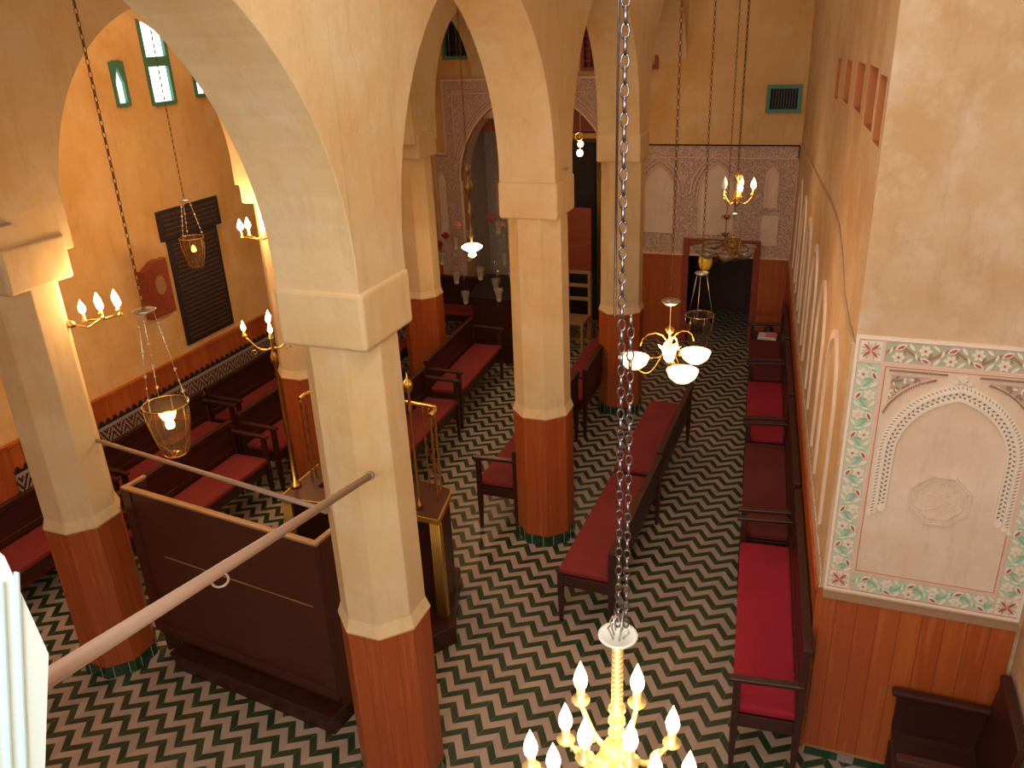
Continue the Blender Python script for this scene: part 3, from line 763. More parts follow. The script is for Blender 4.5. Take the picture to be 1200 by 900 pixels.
# line in the right arcade
b2 = make_bench(2.0, .42, 'cush_red', 'red armed bench end showing just left of the second right column')
b2.location = (-2.66, 7.19, 0); b2.rotation_euler = (0, 0, -PI/2)
dup(b2, (-2.62, 9.25, 0), -PI/2+.03, 'red armed bench glimpsed between the second and the farthest right columns')
# left of centre nave, facing +x
b3 = make_bench(1.62, .44, 'cush_red', 'long red armed bench in the middle of the nave behind the brass railing')
b3.location = (-4.12, 8.85, 0); b3.rotation_euler = (0, 0, PI/2+.06)
dup(b3, (-3.98, 7.05, 0), PI/2+.03, 'red armed bench seen between the nearest column and the brass railing')
# left aisle front row
dup(b3, (-5.30, 5.22, 0), PI/2, 'red armed bench just behind the tall brown screen, in the front row')
dup(b3, (-5.32, 6.98, 0), PI/2, 'red armed bench farther back in the front row of the left aisle')
dup(b3, (-5.42, 8.75, 0), PI/2, 'red armed bench farthest back in the front row of the left aisle')
# rear row against the left wall
for y, lab in ((4.10, 'red armed bench against the left wall at the left edge of the photo'), (5.78, 'red armed bench against the left wall under the small wall box'),
               (7.46, 'red armed bench against the left wall under the T-shaped black board'), (9.14, 'red armed bench against the left wall, farthest of the wall row')):
    dup(b3, (-6.13, y, 0), PI/2, lab)
# right wall row, facing -x, following the wall
def rbench(u0, u1, seat, label):
    t = make_bench(u1-u0, .42, seat, label, sh=.50, backh=1.02, hi=.70)
    p = rw((u0+u1)/2, .26); t.location = (p.x, p.y, 0); t.rotation_euler = (0, 0, RA+PI)
    return t
rbench(-.26, 1.62, 'cush_crimson', 'bright crimson bench with end arms, nearest along the right wall')
rbench(1.70, 3.40, 'cush_maroon', 'dull maroon bench between two crimson ones along the right wall')
rbench(3.46, 5.00, 'cush_crimson', 'crimson bench farther along the right wall beyond the maroon one')
rbench(5.06, 6.40, 'cush_maroon', 'maroon bench at the far end of the right wall row')
# far end: bench facing the viewer and a dark desk
t = make_bench(1.0, .42, 'cush_red', 'short red bench facing the viewer by the ark, below the hanging oil lamps', sh=.5, backh=.95); t.location = (-5.18, 10.98, 0)
t = thing('reading_desk', 'dark draped reading desk standing before the ark', 'desk', (-4.12, 10.50, 0))
m = MB(); m.box(-.48, .48, -.30, .30, .05, .98); m.box(-.5, .5, -.32, .32, 0, .06); m.build('body', M['dark_wood'], t, bevel=.01)
m = MB(); m.add([(-.52, -.34, .98), (.52, -.34, .98), (.52, .34, 1.12), (-.52, .34, 1.12), (-.52, -.34, .95), (.52, -.34, .95), (.52, .34, .95), (-.52, .34, .95)],
                [(0, 1, 2, 3), (7, 6, 5, 4), (0, 4, 5, 1), (1, 5, 6, 2), (2, 6, 7, 3), (3, 7, 4, 0)]); m.build('sloping_top', M['dark'], t, bevel=.01)
m = MB(); m.box(-.30, .30, -.2, .2, 0, .015); o = m.build('floor_mat', M['green_mat']); o.location = (-4.95, 10.15, 0); tag(o, 'small dark green mat on the floor before the short red bench', 'mat')
# tall chair by the ark
t = thing('wooden_chair', 'tall narrow wooden chair beside the ark behind the second column', 'chair', (-3.36, 11.0, 0), .0)
m = MB(); m.box(-.2, .2, -.2, .2, .44, .48); m.build('seat', M['edge_wood'], t, bevel=.006)
m = MB()
for x in (-.19, .19): m.box(x-.018, x+.018, .17, .2, .48, 1.15)
for z in (.7, .9, 1.1): m.box(-.19, .19, .175, .195, z, z+.05)
m.build('backrest', M['edge_wood'], t)
for x in (-.18, .18):
    for y in (-.18, .18): m = MB(); m.box(x-.018, x+.018, y-.018, y+.018, 0, .44); m.build('leg', M['edge_wood'], t)
# cloth and bundle at the end of the right row
cp = rw(6.62, .24)
t = thing('side_stool', 'dark wooden box frame at the far end of the right wall row', 'stand', (cp.x, cp.y, 0), RA+PI)
m = MB(); m.box(-.19, .19, -.2, .2, .42, .47); m.build('shelf', M['dark_wood'], t)
for x in (-.17, .17):
    for y in (-.18, .18): m = MB(); m.box(x-.02, x+.02, y-.02, y+.02, 0, .42 if y > 0 else .42); m.build('leg', M['dark_wood'], t)
m = MB(); m.box(-.19, .19, .16, .2, .47, .95); m.box(-.19, -.15, -.2, .16, .70, .74); m.build('backrest', M['red_wood'], t)
m = MB(); m.box(-.12, .12, -.17, .05, 0, .03); m.box(-.02, .11, -.16, .04, .03, .045, 1); o = m.build('folded_cloth', [M['white_cloth'], M['pink_cloth']], bevel=.008); o.location = (cp.x, cp.y, .47); tag(o, 'folded white and pink cloth lying on the far stand by the right wall', 'cloth')
m = MB(); m.lathe([(.0, 0), (.05, 0), (.065, .03), (.055, .07), (.03, .095), (0, .10)], 14); o = m.build('black_cap', M['black_board']); o.location = (cp.x+.0, cp.y+.12, .47); tag(o, 'small round black cap beside the folded white cloth', 'cap')

# dark chair at the lower right corner
t = thing('dark_armchair', 'dark wooden armchair against the wainscot below the painted stucco panel', 'chair', (.93, 3.98, 0))
m = MB(); m.box(-.27, .20, -.25, .25, .42, .46); m.box(-.26, .19, -.24, .24, .34, .42); m.build('seat', M['dark_wood'], t, bevel=.008)
m = MB(); m.add([(.17, -.26, .46), (.21, -.26, .46), (.21, .27, .46), (.17, .27, .46), (.23, -.26, .98), (.27, -.26, .98), (.27, .27, .98), (.23, .27, .98)],
                [(0, 1, 2, 3)[::-1], (4, 5, 6, 7), (0, 1, 5, 4), (1, 2, 6, 5), (2, 3, 7, 6), (3, 0, 4, 7)]); m.box(.22, .275, -.27, .28, .95, 1.0); m.build('backrest', M['dark_wood'], t, bevel=.008)
for y in (-.25, .26):
    m = MB(); m.box(-.30, .22, y-.03, y+.03, .72, .755); m.build('armrest', M['dark_wood'], t, bevel=.01)
    m = MB(); m.box(-.27, .20, y-.012, y+.012, .46, .72); m.build('side_panel', M['dark_wood'], t)
for x in (-.25, .18):
    for y in (-.24, .24): m = MB(); m.box(x-.022, x+.022, y-.022, y+.022, 0, .36); m.build('leg', M['dark_wood'], t)

# ------------------------------------------------------------------ tall screen and bimah
t = thing('tall_wooden_screen', 'tall dark brown panelled screen between the two nearest columns', 'screen', (-3.67, 3.70, 0), -.115)
W_ = .885
m = MB(); m.box(-W_, W_, -.02, .02, .24, 1.48); m.build('panel', M['screen_wood'], t, bevel=.004)
m = MB(); m.box(-W_-.01, W_+.01, -.024, .022, 1.48, 1.50); m.build('top_edge', M['edge_wood'], t, bevel=.005)
m = MB(); m.box(-W_+.30, W_-.10, -.024, -.02, .985, .992, 1)
m.box(-W_, W_, -.034, -.018, .24, .32); m.box(-W_, -W_+.09, -.030, -.018, .32, 1.48); m.box(W_-.09, W_, -.030, -.018, .32, 1.48)
m.build('moulding', [M['screen_wood'], M['edge_wood']], t)
for s_ in (-1, 1):
    m = MB(); m.box(s_*(W_-.015)-.015, s_*(W_-.015)+.015, .02, .17, 0, 1.48); m.box(s_*(W_-.015)-.018, s_*(W_-.015)+.018, .022, .175, 1.48, 1.498, 1); m.build('side_return', [M['screen_wood'], M['edge_wood']], t)
m = MB(); m.box(-W_+.24, W_, -.11, .14, .0, .13); m.box(-W_+.22, W_+.01, -.125, .14, .13, .16); m.box(-W_+.05, W_-.02, -.0, .12, .16, .24); m.build('foot_step', M['dark_wood'], t, bevel=.005)

t = thing('reading_platform', 'low dark reading platform with counter and brass railing behind the nearest column', 'platform', (0, 0, 0))
def poly(m, pts, z0, z1, mat=0): m.prism(pts, z0, z1, lambda u, v, d: (u, v, d), mat)
m = MB(); poly(m, [(-4.0, 4.42), (-2.50, 4.42), (-2.385, 4.60), (-2.50, 4.84), (-2.66, 5.30), (-4.0, 5.40)], 0, .17); m.build('step', M['dark_wood'], t, bevel=.008)
out = [(-3.82, 4.66), (-2.70, 4.72), (-2.53, 4.70), (-2.60, 5.05), (-2.78, 5.13)]
m = MB()
for a, b in zip(out[:-1], out[1:]): m.bar((*a, .60), (*b, .60), .03, .86)
m.bar((-3.82, 4.66, .60), (-3.82, 5.13, .60), .03, .86)
m.build('side_panel', M['dark_wood'], t)
m = MB()
poly(m, [(-3.86, 4.61), (-2.70, 4.68), (-2.495, 4.67), (-2.53, 4.84), (-3.66, 4.84), (-3.86, 4.84)], 1.02, 1.055); poly(m, [(-2.53, 4.84), (-2.575, 5.07), (-2.60, 5.12), (-2.80, 5.17), (-2.80, 4.84)], 1.02, 1.055)
poly(m, [(-3.1, 5.0), (-2.80, 4.84), (-2.80, 5.17), (-3.1, 5.17)], 1.02, 1.055); poly(m, [(-3.86, 4.84), (-3.66, 4.84), (-3.66, 5.17), (-3.86, 5.17)], 1.02, 1.055); m.build('counter', M['screen_wood'], t)
m = MB(); e_ = [(-3.86, 5.17), (-3.86, 4.61), (-2.70, 4.68), (-2.495, 4.67), (-2.575, 5.07), (-2.60, 5.12), (-2.80, 5.17)]
for a, b in zip(e_[:-1], e_[1:]): m.bar((*a, 1.04), (*b, 1.04), .014, .04)
m.build('counter_edge', M['gold_paint'], t)
for x, y in ((-2.53, 4.68), (-3.82, 4.64)):
    m = MB()
    for k in range(5): m.tube([(x-.034+k*.017, y-.012, .18), (x-.034+k*.017, y-.012, 1.02)], .009, 6)
    m.box(x-.045, x+.045, y-.01, y+.03, .17, 1.02); m.build('pilaster', M['gold_paint'], t)
m = MB(); m.box(-3.3, -2.84, 4.90, 5.16, .60, .68); m.build('inner_cushion', M['cush_crimson'], t, bevel=.02)
m = MB(); m.box(-3.3, -2.84, 4.90, 5.18, .17, .60); m.build('inner_seat', M['dark_wood'], t)
# brass railing right and left
def railing(sx, xc):
    line = [(xc, 4.94, 1.78), (xc, 5.02, 1.78), (xc-sx*.012, 5.06, 1.78), (xc-sx*.04, 5.09, 1.78), (xc-sx*.09, 5.105, 1.78), (xc-sx*.50, 5.13, 1.78)]
    m = MB(); m.tube(line, .018, 8); m.build('rail', M['brass'], t)
    for i, (x, y) in enumerate(((xc, 4.95), (xc, 5.01), (xc-sx*.03, 5.08), (xc-sx*.09, 5.10), (xc-sx*.15, 5.11))):
        m = MB(); zz = [1.055+.725*k/24 for k in range(25)]
        prof = [(.013 if k % 4 == 2 else .006, z_) for k, z_ in enumerate(zz)]
        m.lathe([(0.001, 1.055)]+prof, 8, (x, y, 0)); m.build('baluster', M['brass'], t)
railing(1, -2.63); railing(-1, -3.78)
m = MB(); m.lathe([(.03, 1.13), (.03, 1.17), (.012, 1.19), (.012, 1.30), (.022, 1.33), (.012, 1.36), (.011, 1.95), (.018, 1.97), (.011, 1.99), (.011, 2.10), (.03, 2.12), (.04, 2.155), (.03, 2.19), (.008, 2.21), (.005, 2.25), (0.001, 2.26)], 10, (-2.715, 4.80, -.08)); m.build('finial_post', M['brass'], t)
m = MB(); m.lathe([(.03, 1.13), (.04, 1.18), (.02, 1.2), (.035, 1.24), (.01, 1.27), (.01, 1.6), (.03, 1.65), (.05, 1.68), (.03, 1.72), (.001, 1.75)], 10, (-2.98, 5.10, -.08)); m.build('finial_post', M['brass'], t)

# ------------------------------------------------------------------ rods
def rod(a, b, r, label, ring=None):
    a = Vector(a); b = Vector(b); c = (a+b)/2
    t = thing('curtain_rod', label, 'rod', a)
    m = MB(); m.tube([Vector((0, 0, 0)), (b-a)*.5, b-a], r, 12); m.build('pole', M['rod'], t)
    m = MB(); d = (b-a).normalized(); m.tube([(b-a)-d*.02, (b-a)+d*.02], r*1.35, 12); m.build('end_cap', M['rod'], t)
    if ring:
        p = (b-a)*ring; m = MB(); m.torus(.021, .0035, Matrix.Translation(p+Vector((0, 0, -.028)))@Matrix.Rotation(PI/4, 4, 'Z'), 18, 6); m.build('ring', M['rod'], t)
    return t
rod((-1.03, .40, 3.573), (-2.02, 3.10, 2.375), .017, 'thick pinkish rod from the white shutter to the nearest column, ring hanging from it', .36)
rod((-4.62, 3.75, 1.88), (-2.40, 3.20, 2.05), .015, 'thin brown rod crossing between the left edge column and the nearest column')

# white shutter by the viewer, at the gallery opening
t = thing('white_shutter', 'sunlit white shutter leaf at the lower left corner', 'shutter', (0, 0, 0))
pts = [(-.2, 4.35), (.640, 3.77), (.640, 3.58), (.585, 3.435), (.50, 3.10), (-.2, 3.10)]
m = MB(); m.prism([(.625, 3.77), (.640, 3.59), (.585, 3.435), (.46, 3.10), (-.2, 3.10), (-.2, 4.10), (.60, 3.83)][::-1], -1.03, -1.0, YZ); m.build('leaf', M['shutter'], t)
m = MB()
for k in range(0, 7): m.bar((-.998, .632-.024*k, 3.74), (-.998, .46-.024*k, 3.11), .003, .008, up=(1, 0, 0))
m.build('board_joint', M['joint'], t)

# ------------------------------------------------------------------ boards on the left wall
X = LW
t = thing('memorial_board', 'black T-shaped memorial board covered in faded writing on the left wall', 'board', (X, 6.98, 0))
m = MB(); m.box(0, .03, -.46, .47, 2.53, 2.84); m.box(0, .028, -.39, .38, 1.38, 2.53); m.build('board', M['black_board'], t, bevel=.006)
m = MB(); rnd = random.Random(3)
def lines_(m, y0, y1, z0, z1, n, x):
    for i in range(n):
        z = z1-(i+.5)*(z1-z0)/n; y = y0+rnd.random()*.04
        while y < y1-.03:
            w = .02+rnd.random()*.045; m.box(x, x+.002, y, min(y+w, y1), z-.008, z+.007+rnd.random()*.004); y += w+.012
lines_(m, -.42, .43, 2.57, 2.81, 5, .03); lines_(m, -.35, .34, 1.42, 2.50, 22, .028)
m.build('writing', M['text'], t)
t = thing('memorial_board', 'small black board with writing cut by the left edge of the photo', 'board', (X, 4.30, 0))
m = MB(); m.box(0, .03, -.42, .34, 1.98, 2.44); m.build('board', M['black_board'], t, bevel=.006)
m = MB(); lines_(m, -.38, .3, 2.02, 2.41, 8, .03); m.build('writing', M['text'], t)
t = thing('wall_cabinet', 'small red brown wall box with curved top beside the T-shaped board', 'cabinet', (X, 6.29, 1.83))
m = MB(); top = [(-.17, .50), (-.12, .50), (-.06, .53), (0, .56), (.06, .57), (.12, .56), (.17, .57)]
m.prism([(-.17, 0), (.17, 0)]+top[::-1], 0, .09, YZ); m.build('body', M['red_wood'], t, bevel=.006)
m = MB(); m.prism([(.02+.07*math.cos(k*PI/8), .32+.10*math.sin(k*PI/8)) for k in range(16)], .09, .096, YZ); m.build('oval_plate', M['edge_wood'], t)
m = MB(); m.prism([(-.15, .02), (.15, .02), (.15, .46), (-.15, .46)], .09, .093, YZ); m.build('door', M['red_wood'], t)

# ------------------------------------------------------------------ hanging lamps
def chain(m, x, y, z0, z1, ll=.034, r=.0028, wd=.55, seg=8, ss=4, mat=0):
    n = max(2, int((z1-z0)/(ll*.74)))
    for i in range(n):
        z = z0+(i+.5)*(z1-z0)/n
        T = Matrix.Translation((x, y, z))@Matrix.Rotation((PI/2)*(i % 2)+.35, 4, 'Z')
        m.torus(ll/2-r, r, T, seg, ss, mat, sx=wd, sz=1.)
def flame(m, x, y, z, h, r, mat=0):
    prof = [(r*.35, 0), (r*.8, h*.12), (r, h*.32), (r*.85, h*.5), (r*.5, h*.72), (r*.2, h*.9), (.0005, h)]
    m.lathe(prof, 10, (x, y, z), mat)
# foreground chandelier
cx_, cy_ = -.355, 1.48; zd = 3.105
t = thing('candle_chandelier', 'gilded chandelier with many lit candle bulbs, nearest at the bottom of the photo', 'chandelier', (cx_, cy_, zd))
m = MB(); chain(m, 0, 0, .035, CEIL-zd, .032, .0034, .54, 10, 6); m.build('chain', M['steel'], t)
m = MB(); chain(m, .017, .004, .035, .78, .031, .0033, .54, 10, 6); m.build('slack_chain', M['steel'], t)
m = MB(); m.tube([(-.012, -.006, .78), (-.010, -.006, 1.5), (-.006, 0, CEIL-zd)], .0024, 6); m.build('cable', M['steel'], t)
m = MB(); m.lathe([(.001, -.004), (.012, -.006), (.042, .006), (.046, .010), (.045, .013), (.038, .011), (.012, .002), (.001, .004)], 20); m.build('canopy_dish', M['dish'], t)
m = MB()
for k in range(5):
    a = k*1.3; m.tube([(math.cos(a)*.012, math.sin(a)*.012, .004), (math.cos(a)*.026, math.sin(a)*.026, .022+.006*k), (math.cos(a+1)*.012, math.sin(a+1)*.012, .05+.008*k), (math.cos(a+2)*.014, math.sin(a+2)*.014, .035)], .0022, 5)
m.build('tied_wire', M['silver'], t)
m = MB(); prof = [(.001, -.004)]
z = -.006
for k in range(13): prof += [(.0075, z), (.0145, z-.005), (.0145, z-.008), (.0075, z-.013)]; z -= .0143
for k in range(3): prof += [(.010, z), (.021, z-.014), (.021, z-.022), (.010, z-.036)]; z -= .037
prof += [(.03, z-.02), (.042, z-.05), (.035, z-.08), (.012, z-.11), (.02, z-.13), (.001, z-.15)]
m.lathe(prof, 14); m.build('stem', M['cream_gold'], t)
hub = z-.05
def cand_arm(t, ang, R, zb, bulbh=.068, br=.014, arm_mat='cream_gold', drop=.05, hubz=None, hubr=.03, S=1.):
    hz = hub if hubz is None else hubz
    c_, s_ = math.cos(ang), math.sin(ang)
    pts = []
    for i in range(11):
        u_ = i/10; r_ = hubr+(R-hubr)*u_; zz = hz+(zb-.045*S-hz)*(u_**1.6)-drop*math.sin(PI*min(1, u_*1.15))
        pts.append((c_*r_, s_*r_, zz))
    m = MB(); m.tube(pts, [.0075*S-.002*S*i/10 for i in range(11)], 8)
    sp_ = []
    for i in range(10): a = i*.62; rr = .022*S*(1-i/13); q = R*.72+rr*math.cos(a); sp_.append((c_*q, s_*q, hz-drop*1.2+rr*math.sin(a)+.01))
    m.tube(sp_, .004*S, 6); arm = m.build('arm', M[arm_mat], t)
    m = MB(); m.lathe([(.004*S, -.05*S), (.010*S, -.045*S), (.019*S, -.034*S), (.021*S, -.030*S), (.009*S, -.027*S), (.010*S, 0), (.008*S, .002*S)], 12, (c_*R, s_*R, zb)); m.build('candle_cup', M[arm_mat], arm)
    m = MB(); flame(m, c_*R, s_*R, zb, bulbh, br); m.build('candle_bulb', M['bulb'], arm)
for dx, dy in ((-.105, .050), (.030, .085), (-.045, -.120), (.055, -.095)): cand_arm(t, math.atan2(dy, dx), math.hypot(dx, dy), -.225, .088, .0185, drop=.015, S=1.15)
for dx, dy in ((-.140, .030), (.118, .105), (-.130, -.100), (.105, -.045), (.180, -.020), (-.06, -.190), (.140, -.180), (.04, -.235), (-.195, -.08)): cand_arm(t, math.atan2(dy, dx), math.hypot(dx, dy), -.350, .088, .0185, drop=.055, hubz=-.36, S=1.15)
light('chandelier_glow', (cx_, cy_, zd-.30), 14, WARM, .16)

# bowl chandelier
t = thing('bowl_chandelier', 'chandelier with three glowing glass bowls and a lit tulip shade over the right nave', 'chandelier', (-.913, 5.16, 2.30))
m = MB(); chain(m, 0, 0, .43, CEIL-2.30, .040, .004, .55, 8, 4); m.build('chain', M['rust_chain'], t)
m = MB(); m.lathe([(.001, .40), (.03, .405), (.060, .425), (.062, .435), (.03, .425), (.001, .42)], 16); m.build('canopy_dish', M['silver'], t)
m = MB(); m.lathe([(.004, .42), (.004, .26), (.02, .25), (.035, .235), (.022, .215), (.008, .20), (.008, .02), (.02, .0), (.012, -.03), (.001, -.05)], 12); m.build('stem', M['brass'], t)
for k, (dx, dy) in enumerate(((-.223, -.06), (.154, .14), (.128, -.21))):
    r_ = math.hypot(dx, dy); ux, uy = dx/r_, dy/r_
    m = MB(); P_ = []
    for i in range(13): a = i/12; rr = r_*a; P_.append((ux*rr, uy*rr, .18*(1-a)**2 - .10*math.sin(PI*a)-.02*a))
    m.tube(P_, .006, 7)
    P_ = [(ux*(.10+.09*math.cos(a*.55)), uy*(.10+.09*math.cos(a*.55)), .12+.09*math.sin(a*.55)) for a in range(10)]
    m.tube(P_, .005, 6); arm = m.build('arm', M['brass'], t)
    m = MB(); m.lathe([(.012, -.045), (.05, -.035), (.085, -.005), (.103, .040), (.099, .042), (.080, .002), (.047, -.026), (.001, -.034)], 20, (dx, dy, .0), caps=False); m.build('glass_bowl', M['shade_lit'], arm)
m = MB(); 
vs_ = []; prof = [(.02, 0), (.035, .02), (.040, .05), (.05, .085), (.066, .10)]
for i, (r_, z_) in enumerate(prof):
    for k in range(24): a = 2*PI*k/24; rr = r_*(1+(.16 if i == 4 else 0)*math.cos(a*6)); vs_.append((rr*math.cos(a), rr*math.sin(a), z_+(.012*math.cos(a*6) if i == 4 else 0)))
m.add([(x+.01, y-.05, z+.03) for x, y, z in vs_], [(i*24+k, i*24+(k+1) % 24, (i+1)*24+(k+1) % 24, (i+1)*24+k) for i in range(4) for k in range(24)], 0, True); m.build('tulip_shade', M['bulb'], t)
light('bowl_glow', (-.913, 5.13, 2.52), 26, WARM, .14)

# oil lamp in a glass, hung by three strands from a disc
def glass_lamp(label, loc, top, S=1., glass_m='glass', lit=True, beads=True, chain_m='rust_chain', gl=.30, dr=.52, wick='bulb_dim'):
    """loc = rim centre; top = chain length above the disc"""
    t = thing('hanging_glass_lamp', label, 'lamp', loc)
    zd_ = dr*S
    m = MB(); chain(m, 0, 0, zd_+.01, top, .036, .0032, .55, 8, 4); m.build('chain', M[chain_m], t)
    m = MB(); m.lathe([(.001, zd_-.012), (.02*S, zd_-.01), (.05*S, zd_+.002), (.06*S, zd_+.012), (.05*S, zd_+.016), (.015*S, zd_+.02), (.001, zd_+.03)], 14); m.build('disc', M['silver'], t)
    for k in range(3):
        a = 2*PI*k/3+.5; A = Vector((math.cos(a)*.045*S, math.sin(a)*.045*S, zd_)); B = Vector((math.cos(a)*.115*S, math.sin(a)*.115*S, .0))
        m = MB(); m.tube([A, (A+B)/2+Vector((0, 0, -.01)), B], .0022, 5)
        if beads:
            for j in range(1, 8):
                p = A.lerp(B, j/8); rr = .010*S if j % 2 else .006*S
                m.lathe([(.001, -rr), (rr*.8, -rr*.6), (rr, 0), (rr*.8, rr*.6), (.001, rr)], 8, p)
        m.build('strand', M['silver'], t)
    R_ = .118*S; h_ = gl*S
    m = MB(); m.lathe([(R_, 0), (R_*.96, -h_*.3), (R_*.80, -h_*.65), (R_*.58, -h_*.95), (R_*.5, -h_), (.001, -h_), (.001, -h_+.006), (R_*.46, -h_+.008), (R_*.75, -h_*.65), (R_*.91, -h_*.3), (R_*.95, 0), (R_, 0)], 20, caps=False); m.build('glass_cup', M[glass_m], t)
    m = MB(); m.torus(R_*1.02, .0025*S, Matrix.Rotation(PI/2, 4, 'X'), 20, 6)
    for k in range(6):
        a = 2*PI*k/6; m.tube([(math.cos(a)*R_*1.02, math.sin(a)*R_*1.02, 0), (math.cos(a)*R_*.98, math.sin(a)*R_*.98, -h_*.3), (math.cos(a)*R_*.6, math.sin(a)*R_*.6, -h_*.97)], .0012, 5)
    m.build('wire_basket', M['brass'], t)
    if lit:
        m = MB(); m.lathe([(.001, -h_*.5), (.022*S, -h_*.47), (.026*S, -h_*.40), (.014*S, -h_*.30), (.001, -h_*.26)], 10); m.build('wick_light', M[wick], t)
    return t
glass_lamp('lit glass oil lamp with beaded strands, nearest on the left, hanging before the mosaic band', (-3.245, 3.10, 2.62), CEIL-2.62, 1., 'glass_amber', wick='bulb')
light('oil_glow', (-3.245, 3.10, 2.56), 1.2, WARM, .05)
glass_lamp('small glass lamp hanging in front of the T-shaped memorial board', (-5.6, 6.10, 2.72), CEIL-2.72, .95, 'glass_amber', dr=.36)
glass_lamp('unlit glass lamp on plain wires hanging just above the bowl chandelier', (-.872, 6.20, 2.30), CEIL-2.30, .90, 'glass', lit=False, beads=False, dr=.36)
glass_lamp('yellowish glass lamp hanging below the small brass chandelier at the far right', (-.86, 8.14, 2.44), CEIL-2.44, .55, 'glass_amber', lit=False, dr=.42)

def fmulti(label, loc, S, angs, R, top, bulb_on, twig=True, power=0, name='brass_chandelier'):
    t = thing(name, label, 'chandelier', loc)
    m = MB(); chain(m, 0, 0, .20*S, top, .036, .0032, .55, 8, 4); m.build('chain', M['rust_chain'], t)
    m = MB(); m.lathe([(.001, .20*S), (.02*S, .19*S), (.03*S, .17*S), (.01*S, .15*S), (.01*S, .06*S), (.028*S, .03*S), (.034*S, 0), (.02*S, -.04*S), (.001, -.07*S)], 12); m.build('stem', M['brass'], t)
    for i, a in enumerate(angs):
        c_, s_ = math.cos(a), math.sin(a)
        P_ = [(c_*R*u_, s_*R*u_, -.05*S*math.sin(PI*u_)+.02*S*u_) for u_ in [k/8 for k in range(9)]]
        m = MB(); m.tube(P_, .006*S, 6); m.lathe([(.006*S, 0), (.020*S, .01*S), (.018*S, .014*S), (.009*S, .016*S), (.009*S, .05*S)], 10, (c_*R, s_*R, .02*S))
        arm = m.build('arm', M['brass'], t)
        m = MB(); flame(m, c_*R, s_*R, .07*S, .085*S, .021*S); m.build('candle_bulb', M['bulb' if i in bulb_on else 'dish'], arm)
    if power: light('lamp_glow', (loc[0], loc[1], loc[2]+.12), power, WARM, .1)
    return t
fmulti('small brass chandelier hanging high at the far right, one bulb bright', (-.87, 8.30, 2.80), 1.3, [.1, 1.4, 2.6, 3.8, 5.0], .15, CEIL-2.80, (0, 4), power=9)
# dark dish cluster chandelier
t = thing('dish_chandelier', 'unlit chandelier of greyish glass dishes with one yellow shade before the doorway', 'chandelier', (-1.0, 8.72, 2.10))
m = MB(); chain(m, 0, 0, .42, CEIL-2.10, .036, .0032, .55, 8, 4); m.build('chain', M['rust_chain'], t)
m = MB()
for z_ in (.40, .22): 
    for k in range(6): a = k*PI/3; m.tube([(0, 0, z_), (math.cos(a)*.04, math.sin(a)*.04, z_+.035), (math.cos(a)*.06, math.sin(a)*.06, z_+.01)], [.006, .009, .002], 6)
m.lathe([(.006, .42), (.006, .10), (.04, .06), (.05, .02), (.03, -.05), (.001, -.10)], 12)
m.torus(.24, .006, Matrix.Translation((0, 0, .10))@Matrix.Rotation(PI/2, 4, 'X'), 24, 6); m.build('stem', M['rust_chain'], t)
for k in range(7):
    a = 2*PI*k/7+.45; x, y = math.cos(a)*.24, math.sin(a)*.24
    m = MB(); m.lathe([(.02, -.03), (.07, .0), (.10, .055), (.095, .055), (.06, .008), (.001, -.015)], 14, (x, y, .05), caps=False); m.tube([(0, 0, .06), (x*.5, y*.5, -.02), (x, y, .03)], .006, 6, 1)
    m.build('glass_dish', [M['grey_glass'], M['rust_chain']], t)
m = MB(); m.lathe([(.03, -.10), (.06, -.06), (.075, .0), (.06, .07), (.055, .07), (.065, .0), (.001, -.08)], 14, (-.17, -.16, -.01)); m.build('yellow_shade', M['yellow'], t)

# centre lamp: tiered shade on chain with turned ornament
t = thing('tiered_pendant_lamp', 'bright tiered pendant lamp hanging before the ark', 'lamp', (-3.84, 8.6, 2.10))
m = MB(); chain(m, 0, 0, .95, CEIL-2.10, .036, .0032, .55, 8, 4); m.build('chain', M['rust_chain'], t)
m = MB(); m.lathe([(.001, .96), (.02, .93), (.04, .88), (.015, .83), (.015, .78), (.05, .72), (.055, .66), (.02, .60), (.012, .5), (.03, .44), (.045, .38), (.02, .33), (.012, .25), (.03, .18), (.03, .12), (.012, .08), (.012, .02)], 12); m.build('stem', M['old_brass'], t)
m = MB(); m.lathe([(.02, .045), (.09, .03), (.125, .005), (.12, -.005), (.075, -.035), (.05, -.05), (.001, -.055)], 20); m.build('shade', M['bulb'], t)
m = MB(); m.lathe([(.02, -.06), (.045, -.08), (.048, -.10), (.02, -.12), (.001, -.125)], 14); m.build('lower_bulb', M['bulb'], t)
light('pendant_glow', (-3.84, 8.6, 1.86), 13, WARM, .1)

